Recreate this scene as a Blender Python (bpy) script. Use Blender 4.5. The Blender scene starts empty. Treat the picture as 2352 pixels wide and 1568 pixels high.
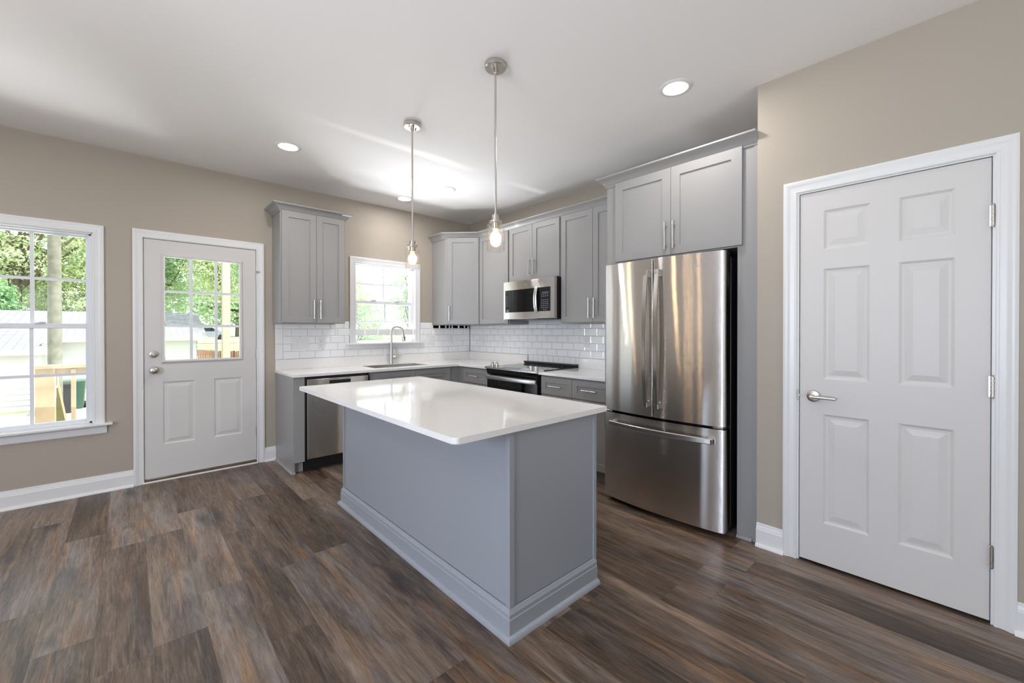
import bpy, bmesh, math, random
from mathutils import Vector, Matrix
PI = math.pi
scene = bpy.context.scene
COL = scene.collection

# ------------------------------------------------------------------ camera
cam_d = bpy.data.cameras.new('camera')
cam_d.sensor_fit = 'HORIZONTAL'; cam_d.sensor_width = 36.0
cam_d.lens = 959.06 / 2352 * 36.0
cam_d.shift_y = -21.75 / 2352
cam_d.clip_start = 0.05; cam_d.clip_end = 400
cam = bpy.data.objects.new('camera', cam_d); COL.objects.link(cam)
_y, _p, _r = 0.7420, -0.0055, -0.0007
_f = Vector((math.sin(_y)*math.cos(_p), math.cos(_y)*math.cos(_p), math.sin(_p)))
_rt = Vector((math.cos(_y), -math.sin(_y), 0)); _up = _rt.cross(_f)
_r2 = math.cos(_r)*_rt + math.sin(_r)*_up; _u2 = -math.sin(_r)*_rt + math.cos(_r)*_up
M3 = Matrix((_r2, _u2, -_f)).transposed()
cam.matrix_world = Matrix.Translation((-3.4871, -4.6654, 1.2926)) @ M3.to_4x4()
scene.camera = cam

# ------------------------------------------------------------------ exposure
vs = scene.view_settings
scene.display_settings.display_device = 'sRGB'
vs.view_transform = 'Standard'; vs.look = 'None'; vs.gamma = 1.0; vs.use_curve_mapping = False
vs.exposure = 0.15
scene.cycles.use_denoising = True
try: scene.cycles.denoiser = 'OPENIMAGEDENOISE'
except Exception: pass
scene.cycles.max_bounces = 10; scene.cycles.diffuse_bounces = 6; scene.cycles.glossy_bounces = 5
scene.cycles.transparent_max_bounces = 16; scene.cycles.sample_clamp_indirect = 6.0
scene.cycles.caustics_reflective = False; scene.cycles.caustics_refractive = False

# ------------------------------------------------------------------ sky, sun, daylight
world = bpy.data.worlds.new('sky'); scene.world = world; world.use_nodes = True
wn = world.node_tree; wn.nodes.clear()
_o = wn.nodes.new('ShaderNodeOutputWorld'); _b = wn.nodes.new('ShaderNodeBackground')
_b.inputs['Color'].default_value = (0.90, 0.96, 1.0, 1); _b.inputs['Strength'].default_value = 1.85
wn.links.new(_b.outputs[0], _o.inputs[0])

def lamp(kind, name, loc, energy, color=(1, 1, 1), aim=None, **kw):
    d = bpy.data.lights.new(name, kind); d.energy = energy; d.color = color
    for k, v in kw.items(): setattr(d, k, v)
    o = bpy.data.objects.new(name, d); o.location = loc
    if aim is not None:
        o.rotation_euler = (Vector(aim) - Vector(loc)).to_track_quat('-Z', 'Y').to_euler()
    COL.objects.link(o); return o
lamp('SUN', 'sun', (0, 0, 30), 7.6, (1.0, 0.95, 0.86), aim=(-16, 9, 0), angle=math.radians(1.0))
# daylight entering through the big openings behind and left, plus added up-aimed ceiling fill
lamp('AREA', 'daylight_left', (-6.52, -4.2, 1.45), 108, (0.70, 0.80, 1.0), aim=(0, -3.9, 1.3), shape='RECTANGLE', size=1.7, size_y=1.55)
lamp('AREA', 'ceiling_fill_left', (-6.42, -4.2, 0.85), 13, (0.94, 0.93, 1.0), aim=(-3.9, -4.0, 2.75), spread=math.radians(75), shape='RECTANGLE', size=1.7, size_y=0.5)  # added fill lamp aimed up to brighten the ceiling from the left
lamp('AREA', 'ceiling_fill_rear', (-3.2, -8.40, 0.45), 9, (0.94, 0.93, 1.0), aim=(-2.3, -4.2, 2.95), spread=math.radians(62), shape='RECTANGLE', size=3.0, size_y=0.5)  # added fill lamp behind the camera; narrow upward beam brightens the ceiling
lamp('AREA', 'daylight_rear', (-3.6, -8.5, 1.15), 5, (1.0, 0.97, 0.93), aim=(-3.0, 0, 1.3), shape='RECTANGLE', size=3.0, size_y=2.0)

# sunlit ground below the sink window throws light up onto the ceiling
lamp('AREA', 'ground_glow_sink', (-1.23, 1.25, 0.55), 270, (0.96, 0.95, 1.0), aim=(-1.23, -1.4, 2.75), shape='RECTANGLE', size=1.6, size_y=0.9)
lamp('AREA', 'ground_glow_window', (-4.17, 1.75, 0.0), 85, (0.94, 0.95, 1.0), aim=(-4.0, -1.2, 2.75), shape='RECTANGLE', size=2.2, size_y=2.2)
# added spot standing in for reflected sun: a thin fan across the ceiling
_g = lamp('SPOT', 'ceiling_streak_spot', (-1.10, -0.075, 1.20), 60, (1.0, 0.99, 0.96), spot_size=math.radians(82), spot_blend=0.9, shadow_soft_size=0.01)
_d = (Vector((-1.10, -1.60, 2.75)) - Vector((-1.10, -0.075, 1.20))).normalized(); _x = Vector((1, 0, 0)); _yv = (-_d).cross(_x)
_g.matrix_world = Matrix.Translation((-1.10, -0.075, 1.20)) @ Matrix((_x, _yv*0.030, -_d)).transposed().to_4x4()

# ------------------------------------------------------------------ materials
def new_mat(name):
    m = bpy.data.materials.new(name); m.use_nodes = True
    nt = m.node_tree; b = nt.nodes['Principled BSDF']; return m, nt, b
def N(nt, t, **kw):
    n = nt.nodes.new(t)
    for k, v in kw.items():
        if k.startswith('i_'):
            key = k[2:]; key = int(key) if key.isdigit() else key.replace('_', ' ')
            n.inputs[key].default_value = v
        else: setattr(n, k, v)
    return n
def L(nt, a, b): nt.links.new(a, b)
def simple(name, col, rough=0.5, metal=0.0, spec=0.5, bump=None, emis=None, coat=0.0, var=0.0, varscale=3.0):
    m, nt, b = new_mat(name)
    b.inputs['Base Color'].default_value = (*col, 1); b.inputs['Roughness'].default_value = rough
    b.inputs['Metallic'].default_value = metal; b.inputs['Specular IOR Level'].default_value = spec
    b.inputs['Coat Weight'].default_value = coat
    tc = N(nt, 'ShaderNodeTexCoord')
    if var:
        nz = N(nt, 'ShaderNodeTexNoise', i_Scale=varscale, i_Detail=4.0)
        L(nt, tc.outputs['Object'], nz.inputs['Vector'])
        mr = N(nt, 'ShaderNodeMapRange', i_1=0.3, i_2=0.7, i_3=1 - var, i_4=1 + var)
        L(nt, nz.outputs['Fac'], mr.inputs[0])
        vm = N(nt, 'ShaderNodeVectorMath', operation='SCALE'); vm.inputs[0].default_value = col
        L(nt, mr.outputs[0], vm.inputs['Scale']); L(nt, vm.outputs[0], b.inputs['Base Color'])
    if bump:
        sc, st = bump
        nz = N(nt, 'ShaderNodeTexNoise', i_Scale=sc, i_Detail=3.0)
        L(nt, tc.outputs['Object'], nz.inputs['Vector'])
        bp = N(nt, 'ShaderNodeBump', i_Strength=st, i_Distance=0.002)
        L(nt, nz.outputs['Fac'], bp.inputs['Height']); L(nt, bp.outputs[0], b.inputs['Normal'])
    if emis:
        b.inputs['Emission Color'].default_value = (*emis[0], 1); b.inputs['Emission Strength'].default_value = emis[1]
    return m

M = {}
M['wall'] = simple('greige_wall_paint', (0.44, 0.39, 0.325), 0.55, bump=(180, 0.08), spec=0.35)
M['ceiling'] = simple('ceiling_paint', (0.90, 0.885, 0.88), 0.8, bump=(120, 0.06), spec=0.2)
M['trim'] = simple('white_semigloss_paint', (0.80, 0.80, 0.795), 0.32, spec=0.45)
M['door'] = simple('white_door_paint', (0.68, 0.66, 0.64), 0.42, bump=(90, 0.06), spec=0.4)
M['vinyl'] = simple('white_vinyl', (0.78, 0.80, 0.83), 0.35)
M['cab'] = simple('grey_cabinet_paint', (0.325, 0.320, 0.313), 0.36, spec=0.45)
M['island'] = simple('blue_grey_island_paint', (0.335, 0.355, 0.388), 0.36, spec=0.45)
M['cab_in'] = simple('cabinet_shadow_gap', (0.10, 0.10, 0.10), 0.7)
M['quartz'] = simple('white_quartz', (0.88, 0.865, 0.84), 0.07, spec=0.55, var=0.02, varscale=60)
M['tile'] = simple('white_glazed_tile', (0.90, 0.905, 0.91), 0.06, spec=0.6)
M['grout'] = simple('grey_grout', (0.36, 0.36, 0.36), 0.9)
M['nickel'] = simple('satin_nickel', (0.62, 0.58, 0.53), 0.28, metal=1.0)
M['chrome'] = simple('brushed_bar_nickel', (0.74, 0.73, 0.71), 0.22, metal=1.0)
M['black'] = simple('black_plastic', (0.016, 0.016, 0.018), 0.35)
M['blackmetal'] = simple('charcoal_case', (0.022, 0.023, 0.026), 0.32)
M['blackglass'] = simple('black_glass', (0.008, 0.009, 0.010), 0.04, spec=0.6)
M['ovenglass'] = simple('oven_window_glass', (0.004, 0.004, 0.005), 0.05, spec=0.5)
M['plate'] = simple('white_plastic_plate', (0.80, 0.80, 0.79), 0.3)
M['slot'] = simple('dark_slot', (0.03, 0.03, 0.03), 0.6)
M['silver_print'] = simple('silver_print', (0.45, 0.46, 0.47), 0.4)
M['led'] = simple('led_diffuser', (0.9, 0.9, 0.9), 0.5, emis=((1.0, 0.955, 0.92), 165.0))
M['led_dim'] = simple('led_diffuser_dimmed', (0.9, 0.9, 0.9), 0.5, emis=((1.0, 0.97, 0.96), 95.0))
M['bulb'] = simple('frosted_bulb', (0.9, 0.85, 0.75), 0.4, emis=((1.0, 0.70, 0.40), 40.0))
M['bulbneck'] = simple('bulb_neck', (0.75, 0.62, 0.45), 0.4, emis=((1.0, 0.66, 0.34), 1.2))
M['bronze'] = simple('bronze_threshold', (0.11, 0.07, 0.04), 0.45, var=0.3, varscale=8)
M['lumber'] = simple('fresh_pine_lumber', (0.42, 0.34, 0.235), 0.7, var=0.12, varscale=6)
M['lumber_pale'] = simple('pale_pine_post', (0.42, 0.385, 0.32), 0.7, var=0.08, varscale=6)
M['siding'] = simple('white_siding', (0.78, 0.77, 0.82), 0.6)
M['fascia'] = simple('cream_fascia', (0.60, 0.57, 0.50), 0.6)
M['bark'] = simple('tree_bark', (0.22, 0.17, 0.13), 0.9, bump=(30, 0.6), var=0.3, varscale=9)
M['polewood'] = simple('weathered_pole_wood', (0.25, 0.24, 0.20), 0.9, var=0.25, varscale=5)
M['grass'] = simple('lawn_grass', (0.31, 0.35, 0.19), 0.9, var=0.35, varscale=1.2)
M['gravel'] = simple('pale_gravel', (0.62, 0.57, 0.52), 0.95, var=0.15, varscale=9)
M['fence'] = simple('red_stained_fence', (0.48, 0.24, 0.17), 0.8, var=0.2, varscale=4)
M['bin'] = simple('green_bin_plastic', (0.07, 0.16, 0.11), 0.5)
M['bins2'] = simple('black_bin_plastic', (0.03, 0.035, 0.04), 0.5)
M['carpaint'] = simple('silver_blue_car_paint', (0.34, 0.39, 0.46), 0.2, metal=0.4)
M['rubber'] = simple('rubber', (0.02, 0.02, 0.02), 0.8)
M['cable'] = simple('cable', (0.04, 0.04, 0.045), 0.7)
M['brickwall'] = simple('brick_chimney', (0.35, 0.18, 0.14), 0.9, var=0.2, varscale=8)

def shingle(name, col):
    m, nt, b = new_mat(name); b.inputs['Roughness'].default_value = 0.9
    tc = N(nt, 'ShaderNodeTexCoord'); mp = N(nt, 'ShaderNodeMapping'); mp.inputs['Scale'].default_value = (1, 1, 1)
    L(nt, tc.outputs['UV'], mp.inputs[0])
    br = N(nt, 'ShaderNodeTexBrick', i_Scale=1.0); br.inputs['Brick Width'].default_value = 0.5
    br.inputs['Row Height'].default_value = 0.16; br.inputs['Mortar Size'].default_value = 0.012
    br.inputs['Color1'].default_value = (*[c*1.15 for c in col], 1); br.inputs['Color2'].default_value = (*[c*0.85 for c in col], 1)
    br.inputs['Mortar'].default_value = (*[c*0.5 for c in col], 1)
    L(nt, mp.outputs[0], br.inputs['Vector']); L(nt, br.outputs['Color'], b.inputs['Base Color'])
    return m
M['shingle'] = shingle('grey_roof_shingles', (0.27, 0.275, 0.295))
M['shingle_dark'] = shingle('slate_roof_shingles', (0.07, 0.085, 0.115))

def leafmat(name, c1, c2):
    m, nt, b = new_mat(name); nt.nodes.remove(b)
    out = nt.nodes['Material Output']
    oi = N(nt, 'ShaderNodeTexCoord'); nz = N(nt, 'ShaderNodeTexNoise', i_Scale=1.1, i_Detail=5.0)
    L(nt, oi.outputs['Object'], nz.inputs['Vector'])
    rp = N(nt, 'ShaderNodeValToRGB'); rp.color_ramp.elements[0].position = 0.35; rp.color_ramp.elements[1].position = 0.65
    rp.color_ramp.elements[0].color = (*c1, 1); rp.color_ramp.elements[1].color = (*c2, 1)
    L(nt, nz.outputs['Fac'], rp.inputs[0])
    d = N(nt, 'ShaderNodeBsdfDiffuse'); t = N(nt, 'ShaderNodeBsdfTranslucent'); mx = N(nt, 'ShaderNodeMixShader', i_0=0.30)
    L(nt, rp.outputs[0], d.inputs[0]); L(nt, rp.outputs[0], t.inputs[0])
    L(nt, d.outputs[0], mx.inputs[1]); L(nt, t.outputs[0], mx.inputs[2]); L(nt, mx.outputs[0], out.inputs[0])
    return m
M['leaf_a'] = leafmat('spring_leaves', (0.62, 0.74, 0.42), (0.86, 0.90, 0.66))
M['leaf_b'] = leafmat('green_leaves', (0.40, 0.58, 0.38), (0.74, 0.84, 0.58))
M['leaf_c'] = leafmat('ivy_leaves', (0.24, 0.46, 0.26), (0.50, 0.70, 0.38))

def glassmat(name, tint, ior=1.45, rough=0.0):
    m, nt, b = new_mat(name); nt.nodes.remove(b); out = nt.nodes['Material Output']
    tr = N(nt, 'ShaderNodeBsdfTransparent'); tr.inputs[0].default_value = (*tint, 1)
    gl = N(nt, 'ShaderNodeBsdfGlossy', i_Roughness=rough)
    ge = N(nt, 'ShaderNodeNewGeometry'); dt = N(nt, 'ShaderNodeVectorMath', operation='DOT_PRODUCT')
    L(nt, ge.outputs['Incoming'], dt.inputs[0]); L(nt, ge.outputs['Normal'], dt.inputs[1])
    def mm(op, x, y):
        n = N(nt, 'ShaderNodeMath', operation=op)
        for i, v in enumerate((x, y)):
            if v is None: continue
            if isinstance(v, (int, float)): n.inputs[i].default_value = v
            else: L(nt, v, n.inputs[i])
        return n.outputs[0]
    f0 = ((ior-1)/(ior+1))**2
    p5 = mm('POWER', mm('SUBTRACT', 1.0, mm('ABSOLUTE', dt.outputs['Value'], None)), 5.0)
    mx = N(nt, 'ShaderNodeMixShader'); L(nt, mm('ADD', f0, mm('MULTIPLY', p5, 1-f0)), mx.inputs[0]); L(nt, tr.outputs[0], mx.inputs[1])
    L(nt, gl.outputs[0], mx.inputs[2]); L(nt, mx.outputs[0], out.inputs[0]); return m
M['glass'] = glassmat('window_glass', (0.97, 0.99, 0.99), 1.35)
M['glass_hazed'] = glassmat('hazed_window_glass', (0.97, 0.99, 0.99), 1.35)
def haze_veil(m, w):
    # translucent veil added to imitate bright haze over the sink window
    nt = m.node_tree; out = nt.nodes['Material Output']; src = out.inputs[0].links[0].from_socket
    d = N(nt, 'ShaderNodeBsdfTranslucent'); d.inputs[0].default_value = (0.95, 0.98, 1.0, 1)
    mx = N(nt, 'ShaderNodeMixShader', i_0=w); L(nt, src, mx.inputs[1]); L(nt, d.outputs[0], mx.inputs[2]); L(nt, mx.outputs[0], out.inputs[0])
haze_veil(M['glass_hazed'], 0.016)
M['shadeglass'] = glassmat('seeded_pendant_glass', (0.985, 0.98, 0.975), 1.55)
def seed_glass(m):
    # tiny bubbles scatter a little of the bulb's light
    nt = m.node_tree; out = nt.nodes['Material Output']; src = out.inputs[0].links[0].from_socket
    d = N(nt, 'ShaderNodeBsdfTranslucent'); d.inputs[0].default_value = (1, 0.98, 0.95, 1)
    tc = N(nt, 'ShaderNodeTexCoord'); nz = N(nt, 'ShaderNodeTexNoise', i_Scale=260.0, i_Detail=1.0); L(nt, tc.outputs['Object'], nz.inputs['Vector'])
    mr = N(nt, 'ShaderNodeMapRange', i_1=0.50, i_2=0.72, i_3=0.002, i_4=0.03); L(nt, nz.outputs['Fac'], mr.inputs[0])
    mx = N(nt, 'ShaderNodeMixShader'); L(nt, mr.outputs[0], mx.inputs[0]); L(nt, src, mx.inputs[1]); L(nt, d.outputs[0], mx.inputs[2]); L(nt, mx.outputs[0], out.inputs[0])
seed_glass(M['shadeglass'])

def steel(name, col, rough, spread, wob=0.0):
    """brushed metal: fine horizontal grooves tip the normal up and down at random, so reflections run vertically"""
    m, nt, b = new_mat(name)
    b.inputs['Base Color'].default_value = (*col, 1); b.inputs['Metallic'].default_value = 1.0; b.inputs['Roughness'].default_value = rough
    tc = N(nt, 'ShaderNodeTexCoord'); ge = N(nt, 'ShaderNodeNewGeometry'); nrm = ge.outputs['Normal']
    if wob:
        mp = N(nt, 'ShaderNodeMapping'); mp.inputs['Scale'].default_value = (4.0, 4.0, 2.2); L(nt, tc.outputs['Object'], mp.inputs[0])
        n2 = N(nt, 'ShaderNodeTexNoise', i_Scale=1.0, i_Detail=1.5); L(nt, mp.outputs[0], n2.inputs['Vector'])
        bp = N(nt, 'ShaderNodeBump', i_Strength=wob, i_Distance=0.02); L(nt, n2.outputs['Fac'], bp.inputs['Height']); nrm = bp.outputs[0]
    sc = N(nt, 'ShaderNodeVectorMath', operation='SCALE'); sc.inputs['Scale'].default_value = 5341.7; L(nt, tc.outputs['Object'], sc.inputs[0])
    w = N(nt, 'ShaderNodeTexWhiteNoise', noise_dimensions='3D'); L(nt, sc.outputs[0], w.inputs['Vector'])
    sp = N(nt, 'ShaderNodeSeparateColor'); L(nt, w.outputs['Color'], sp.inputs[0])
    a = N(nt, 'ShaderNodeMath', operation='ADD'); L(nt, sp.outputs[0], a.inputs[0]); L(nt, sp.outputs[1], a.inputs[1])
    a1 = N(nt, 'ShaderNodeMath', operation='ADD'); L(nt, a.outputs[0], a1.inputs[0]); L(nt, sp.outputs[2], a1.inputs[1])
    a2 = N(nt, 'ShaderNodeMath', operation='SUBTRACT'); L(nt, a1.outputs[0], a2.inputs[0]); a2.inputs[1].default_value = 1.5
    a3 = N(nt, 'ShaderNodeMath', operation='MULTIPLY'); L(nt, a2.outputs[0], a3.inputs[0]); a3.inputs[1].default_value = spread
    cv = N(nt, 'ShaderNodeCombineXYZ'); L(nt, a3.outputs[0], cv.inputs[2])
    ad = N(nt, 'ShaderNodeVectorMath', operation='ADD'); L(nt, nrm, ad.inputs[0]); L(nt, cv.outputs[0], ad.inputs[1])
    no = N(nt, 'ShaderNodeVectorMath', operation='NORMALIZE'); L(nt, ad.outputs[0], no.inputs[0]); L(nt, no.outputs[0], b.inputs['Normal'])
    return m
M['steel'] = steel('brushed_stainless', (0.74, 0.71, 0.68), 0.075, 0.32, wob=0.05)
M['steel_b'] = simple('satin_steel_trim', (0.74, 0.73, 0.715), 0.24, metal=1.0)
M['steel_h'] = steel('stainless_handle', (0.70, 0.69, 0.67), 0.18, 0.10)

def wood_floor():
    m, nt, b = new_mat('weathered_oak_planks')
    tc = N(nt, 'ShaderNodeTexCoord'); sp = N(nt, 'ShaderNodeSeparateXYZ'); L(nt, tc.outputs['Object'], sp.inputs[0])
    def math_(op, a, b_=None, c=None):
        n = N(nt, 'ShaderNodeMath', operation=op)
        for i, v in enumerate((a, b_, c)):
            if v is None: continue
            if isinstance(v, (int, float)): n.inputs[i].default_value = v
            else: L(nt, v, n.inputs[i])
        return n.outputs[0]
    W, LEN = 0.18, 1.22
    xs = math_('DIVIDE', math_('ADD', sp.outputs[0], 20*W - 0.81 + 0.81*2 - 0.09), W)
    xi = math_('FLOOR', xs); xf = math_('FRACT', xs)
    wn1 = N(nt, 'ShaderNodeTexWhiteNoise', noise_dimensions='1D'); L(nt, xi, wn1.inputs['W'])
    ys = math_('ADD', math_('DIVIDE', sp.outputs[1], LEN), math_('MULTIPLY', wn1.outputs['Value'], 7.3))
    yi = math_('FLOOR', ys); yf = math_('FRACT', ys)
    cv = N(nt, 'ShaderNodeCombineXYZ'); L(nt, xi, cv.inputs[0]); L(nt, yi, cv.inputs[1])
    wn2 = N(nt, 'ShaderNodeTexWhiteNoise', noise_dimensions='2D'); L(nt, cv.outputs[0], wn2.inputs['Vector'])
    pr = wn2.outputs['Value']
    # grain space: shifted per plank
    off = N(nt, 'ShaderNodeCombineXYZ'); L(nt, math_('MULTIPLY', pr, 37.0), off.inputs[0]); L(nt, math_('MULTIPLY', pr, 91.0), off.inputs[1]); L(nt, math_('MULTIPLY', pr, 17.0), off.inputs[2])
    add = N(nt, 'ShaderNodeVectorMath', operation='ADD'); L(nt, tc.outputs['Object'], add.inputs[0]); L(nt, off.outputs[0], add.inputs[1])
    def noise(scale, sv, detail=6.0, rough=0.6, dist=0.0):
        mp = N(nt, 'ShaderNodeMapping'); mp.inputs['Scale'].default_value = sv; L(nt, add.outputs[0], mp.inputs[0])
        n = N(nt, 'ShaderNodeTexNoise', i_Scale=scale, i_Detail=detail, i_Roughness=rough, i_Distortion=dist); L(nt, mp.outputs[0], n.inputs['Vector']); return n.outputs['Fac']
    def st(v, k): return math_('MULTIPLY', math_('SUBTRACT', v, 0.5), k)      # centred and stretched
    broad = noise(1.0, (6, 1.0, 1), 3.0, 0.55, 0.8)      # long tone bands inside a plank
    mid = noise(1.0, (26, 2.2, 1), 7.0, 0.68, 1.4)
    fine = noise(1.0, (110, 5.5, 1), 8.0, 0.72, 1.8)     # grain lines
    hue = noise(1.0, (7, 1.2, 1), 3.0, 0.6, 0.8)
    warm = noise(1.0, (15, 0.9, 1), 4.0, 0.6, 1.0)
    t = math_('ADD', 0.5, math_('ADD', st(broad, 0.85), math_('ADD', st(mid, 1.05), math_('ADD', st(fine, 0.95), st(pr, 0.30)))))
    def ramp_(cols):
        r = N(nt, 'ShaderNodeValToRGB'); cr = r.color_ramp; n = len(cols)
        cr.elements[0].position = cols[0][0]; cr.elements[0].color = (*cols[0][1], 1)
        cr.elements[1].position = cols[-1][0]; cr.elements[1].color = (*cols[-1][1], 1)
        for p, c in cols[1:-1]: e = cr.elements.new(p); e.color = (*c, 1)
        L(nt, t, r.inputs[0]); return r.outputs[0]
    brown = ramp_([(0.10, (0.022, 0.014, 0.009)), (0.36, (0.081, 0.053, 0.035)), (0.55, (0.149, 0.102, 0.070)), (0.72, (0.226, 0.162, 0.114)), (0.95, (0.31, 0.24, 0.18))])
    grey = ramp_([(0.10, (0.026, 0.021, 0.021)), (0.36, (0.091, 0.073, 0.067)), (0.55, (0.156, 0.129, 0.116)), (0.72, (0.229, 0.194, 0.174)), (0.95, (0.31, 0.27, 0.245))])
    wash = N(nt, 'ShaderNodeMix', data_type='RGBA'); L(nt, brown, wash.inputs[6]); L(nt, grey, wash.inputs[7])
    mr = N(nt, 'ShaderNodeMapRange', i_1=0.47, i_2=0.72); L(nt, math_('ADD', hue, st(wn2.outputs['Value'], 0.16)), mr.inputs[0]); L(nt, mr.outputs[0], wash.inputs[0])
    tan = N(nt, 'ShaderNodeMix', data_type='RGBA'); tan.blend_type = 'MULTIPLY'; L(nt, wash.outputs[2], tan.inputs[6]); tan.inputs[7].default_value = (1.40, 1.10, 0.82, 1)
    wr = N(nt, 'ShaderNodeMapRange', i_1=0.53, i_2=0.66, i_4=0.9); L(nt, warm, wr.inputs[0]); L(nt, wr.outputs[0], tan.inputs[0])
    # knots and dark bluish figure, only in some cells
    mpk = N(nt, 'ShaderNodeMapping'); mpk.inputs['Scale'].default_value = (9.0, 2.2, 1); L(nt, add.outputs[0], mpk.inputs[0])
    nk = N(nt, 'ShaderNodeTexNoise', i_Scale=2.2, i_Detail=4.0); L(nt, mpk.outputs[0], nk.inputs['Vector'])
    vmx = N(nt, 'ShaderNodeVectorMath', operation='ADD'); L(nt, mpk.outputs[0], vmx.inputs[0])
    nks = N(nt, 'ShaderNodeVectorMath', operation='SCALE'); nks.inputs['Scale'].default_value = 0.75; L(nt, nk.outputs['Color'], nks.inputs[0]); L(nt, nks.outputs[0], vmx.inputs[1])
    vo = N(nt, 'ShaderNodeTexVoronoi', i_Scale=1.0); L(nt, vmx.outputs[0], vo.inputs['Vector'])
    vs_ = N(nt, 'ShaderNodeSeparateColor'); L(nt, vo.outputs['Color'], vs_.inputs[0])
    pick = math_('GREATER_THAN', vs_.outputs[0], 0.74)
    kr = N(nt, 'ShaderNodeMapRange', i_1=0.05, i_2=0.42, i_3=1.0, i_4=0.0); L(nt, vo.outputs['Distance'], kr.inputs[0])
    km = N(nt, 'ShaderNodeMix', data_type='RGBA'); L(nt, math_('MULTIPLY', math_('MULTIPLY', kr.outputs[0], pick), 0.78), km.inputs[0]); L(nt, tan.outputs[2], km.inputs[6]); km.inputs[7].default_value = (0.030, 0.026, 0.032, 1)
    # seams
    ex = math_('MINIMUM', xf, math_('SUBTRACT', 1.0, xf)); ey = math_('MINIMUM', yf, math_('SUBTRACT', 1.0, yf))
    ed = math_('MINIMUM', math_('MULTIPLY', ex, W), math_('MULTIPLY', ey, LEN))
    sm = N(nt, 'ShaderNodeMapRange', i_1=0.0003, i_2=0.0012, i_3=0.72, i_4=1.0); L(nt, ed, sm.inputs[0])
    fin = N(nt, 'ShaderNodeVectorMath', operation='SCALE'); L(nt, km.outputs[2], fin.inputs[0]); L(nt, sm.outputs[0], fin.inputs['Scale'])
    L(nt, fin.outputs[0], b.inputs['Base Color'])
    rr = N(nt, 'ShaderNodeMapRange', i_3=0.30, i_4=0.46); L(nt, mid, rr.inputs[0]); L(nt, rr.outputs[0], b.inputs['Roughness'])
    b.inputs['Specular IOR Level'].default_value = 0.42
    hh = math_('ADD', math_('MULTIPLY', fine, 0.5), math_('MULTIPLY', sm.outputs[0], 0.6))
    bp = N(nt, 'ShaderNodeBump', i_Strength=0.30, i_Distance=0.0025); L(nt, hh, bp.inputs['Height']); L(nt, bp.outputs[0], b.inputs['Normal'])
    return m
M['floor'] = wood_floor()

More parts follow.
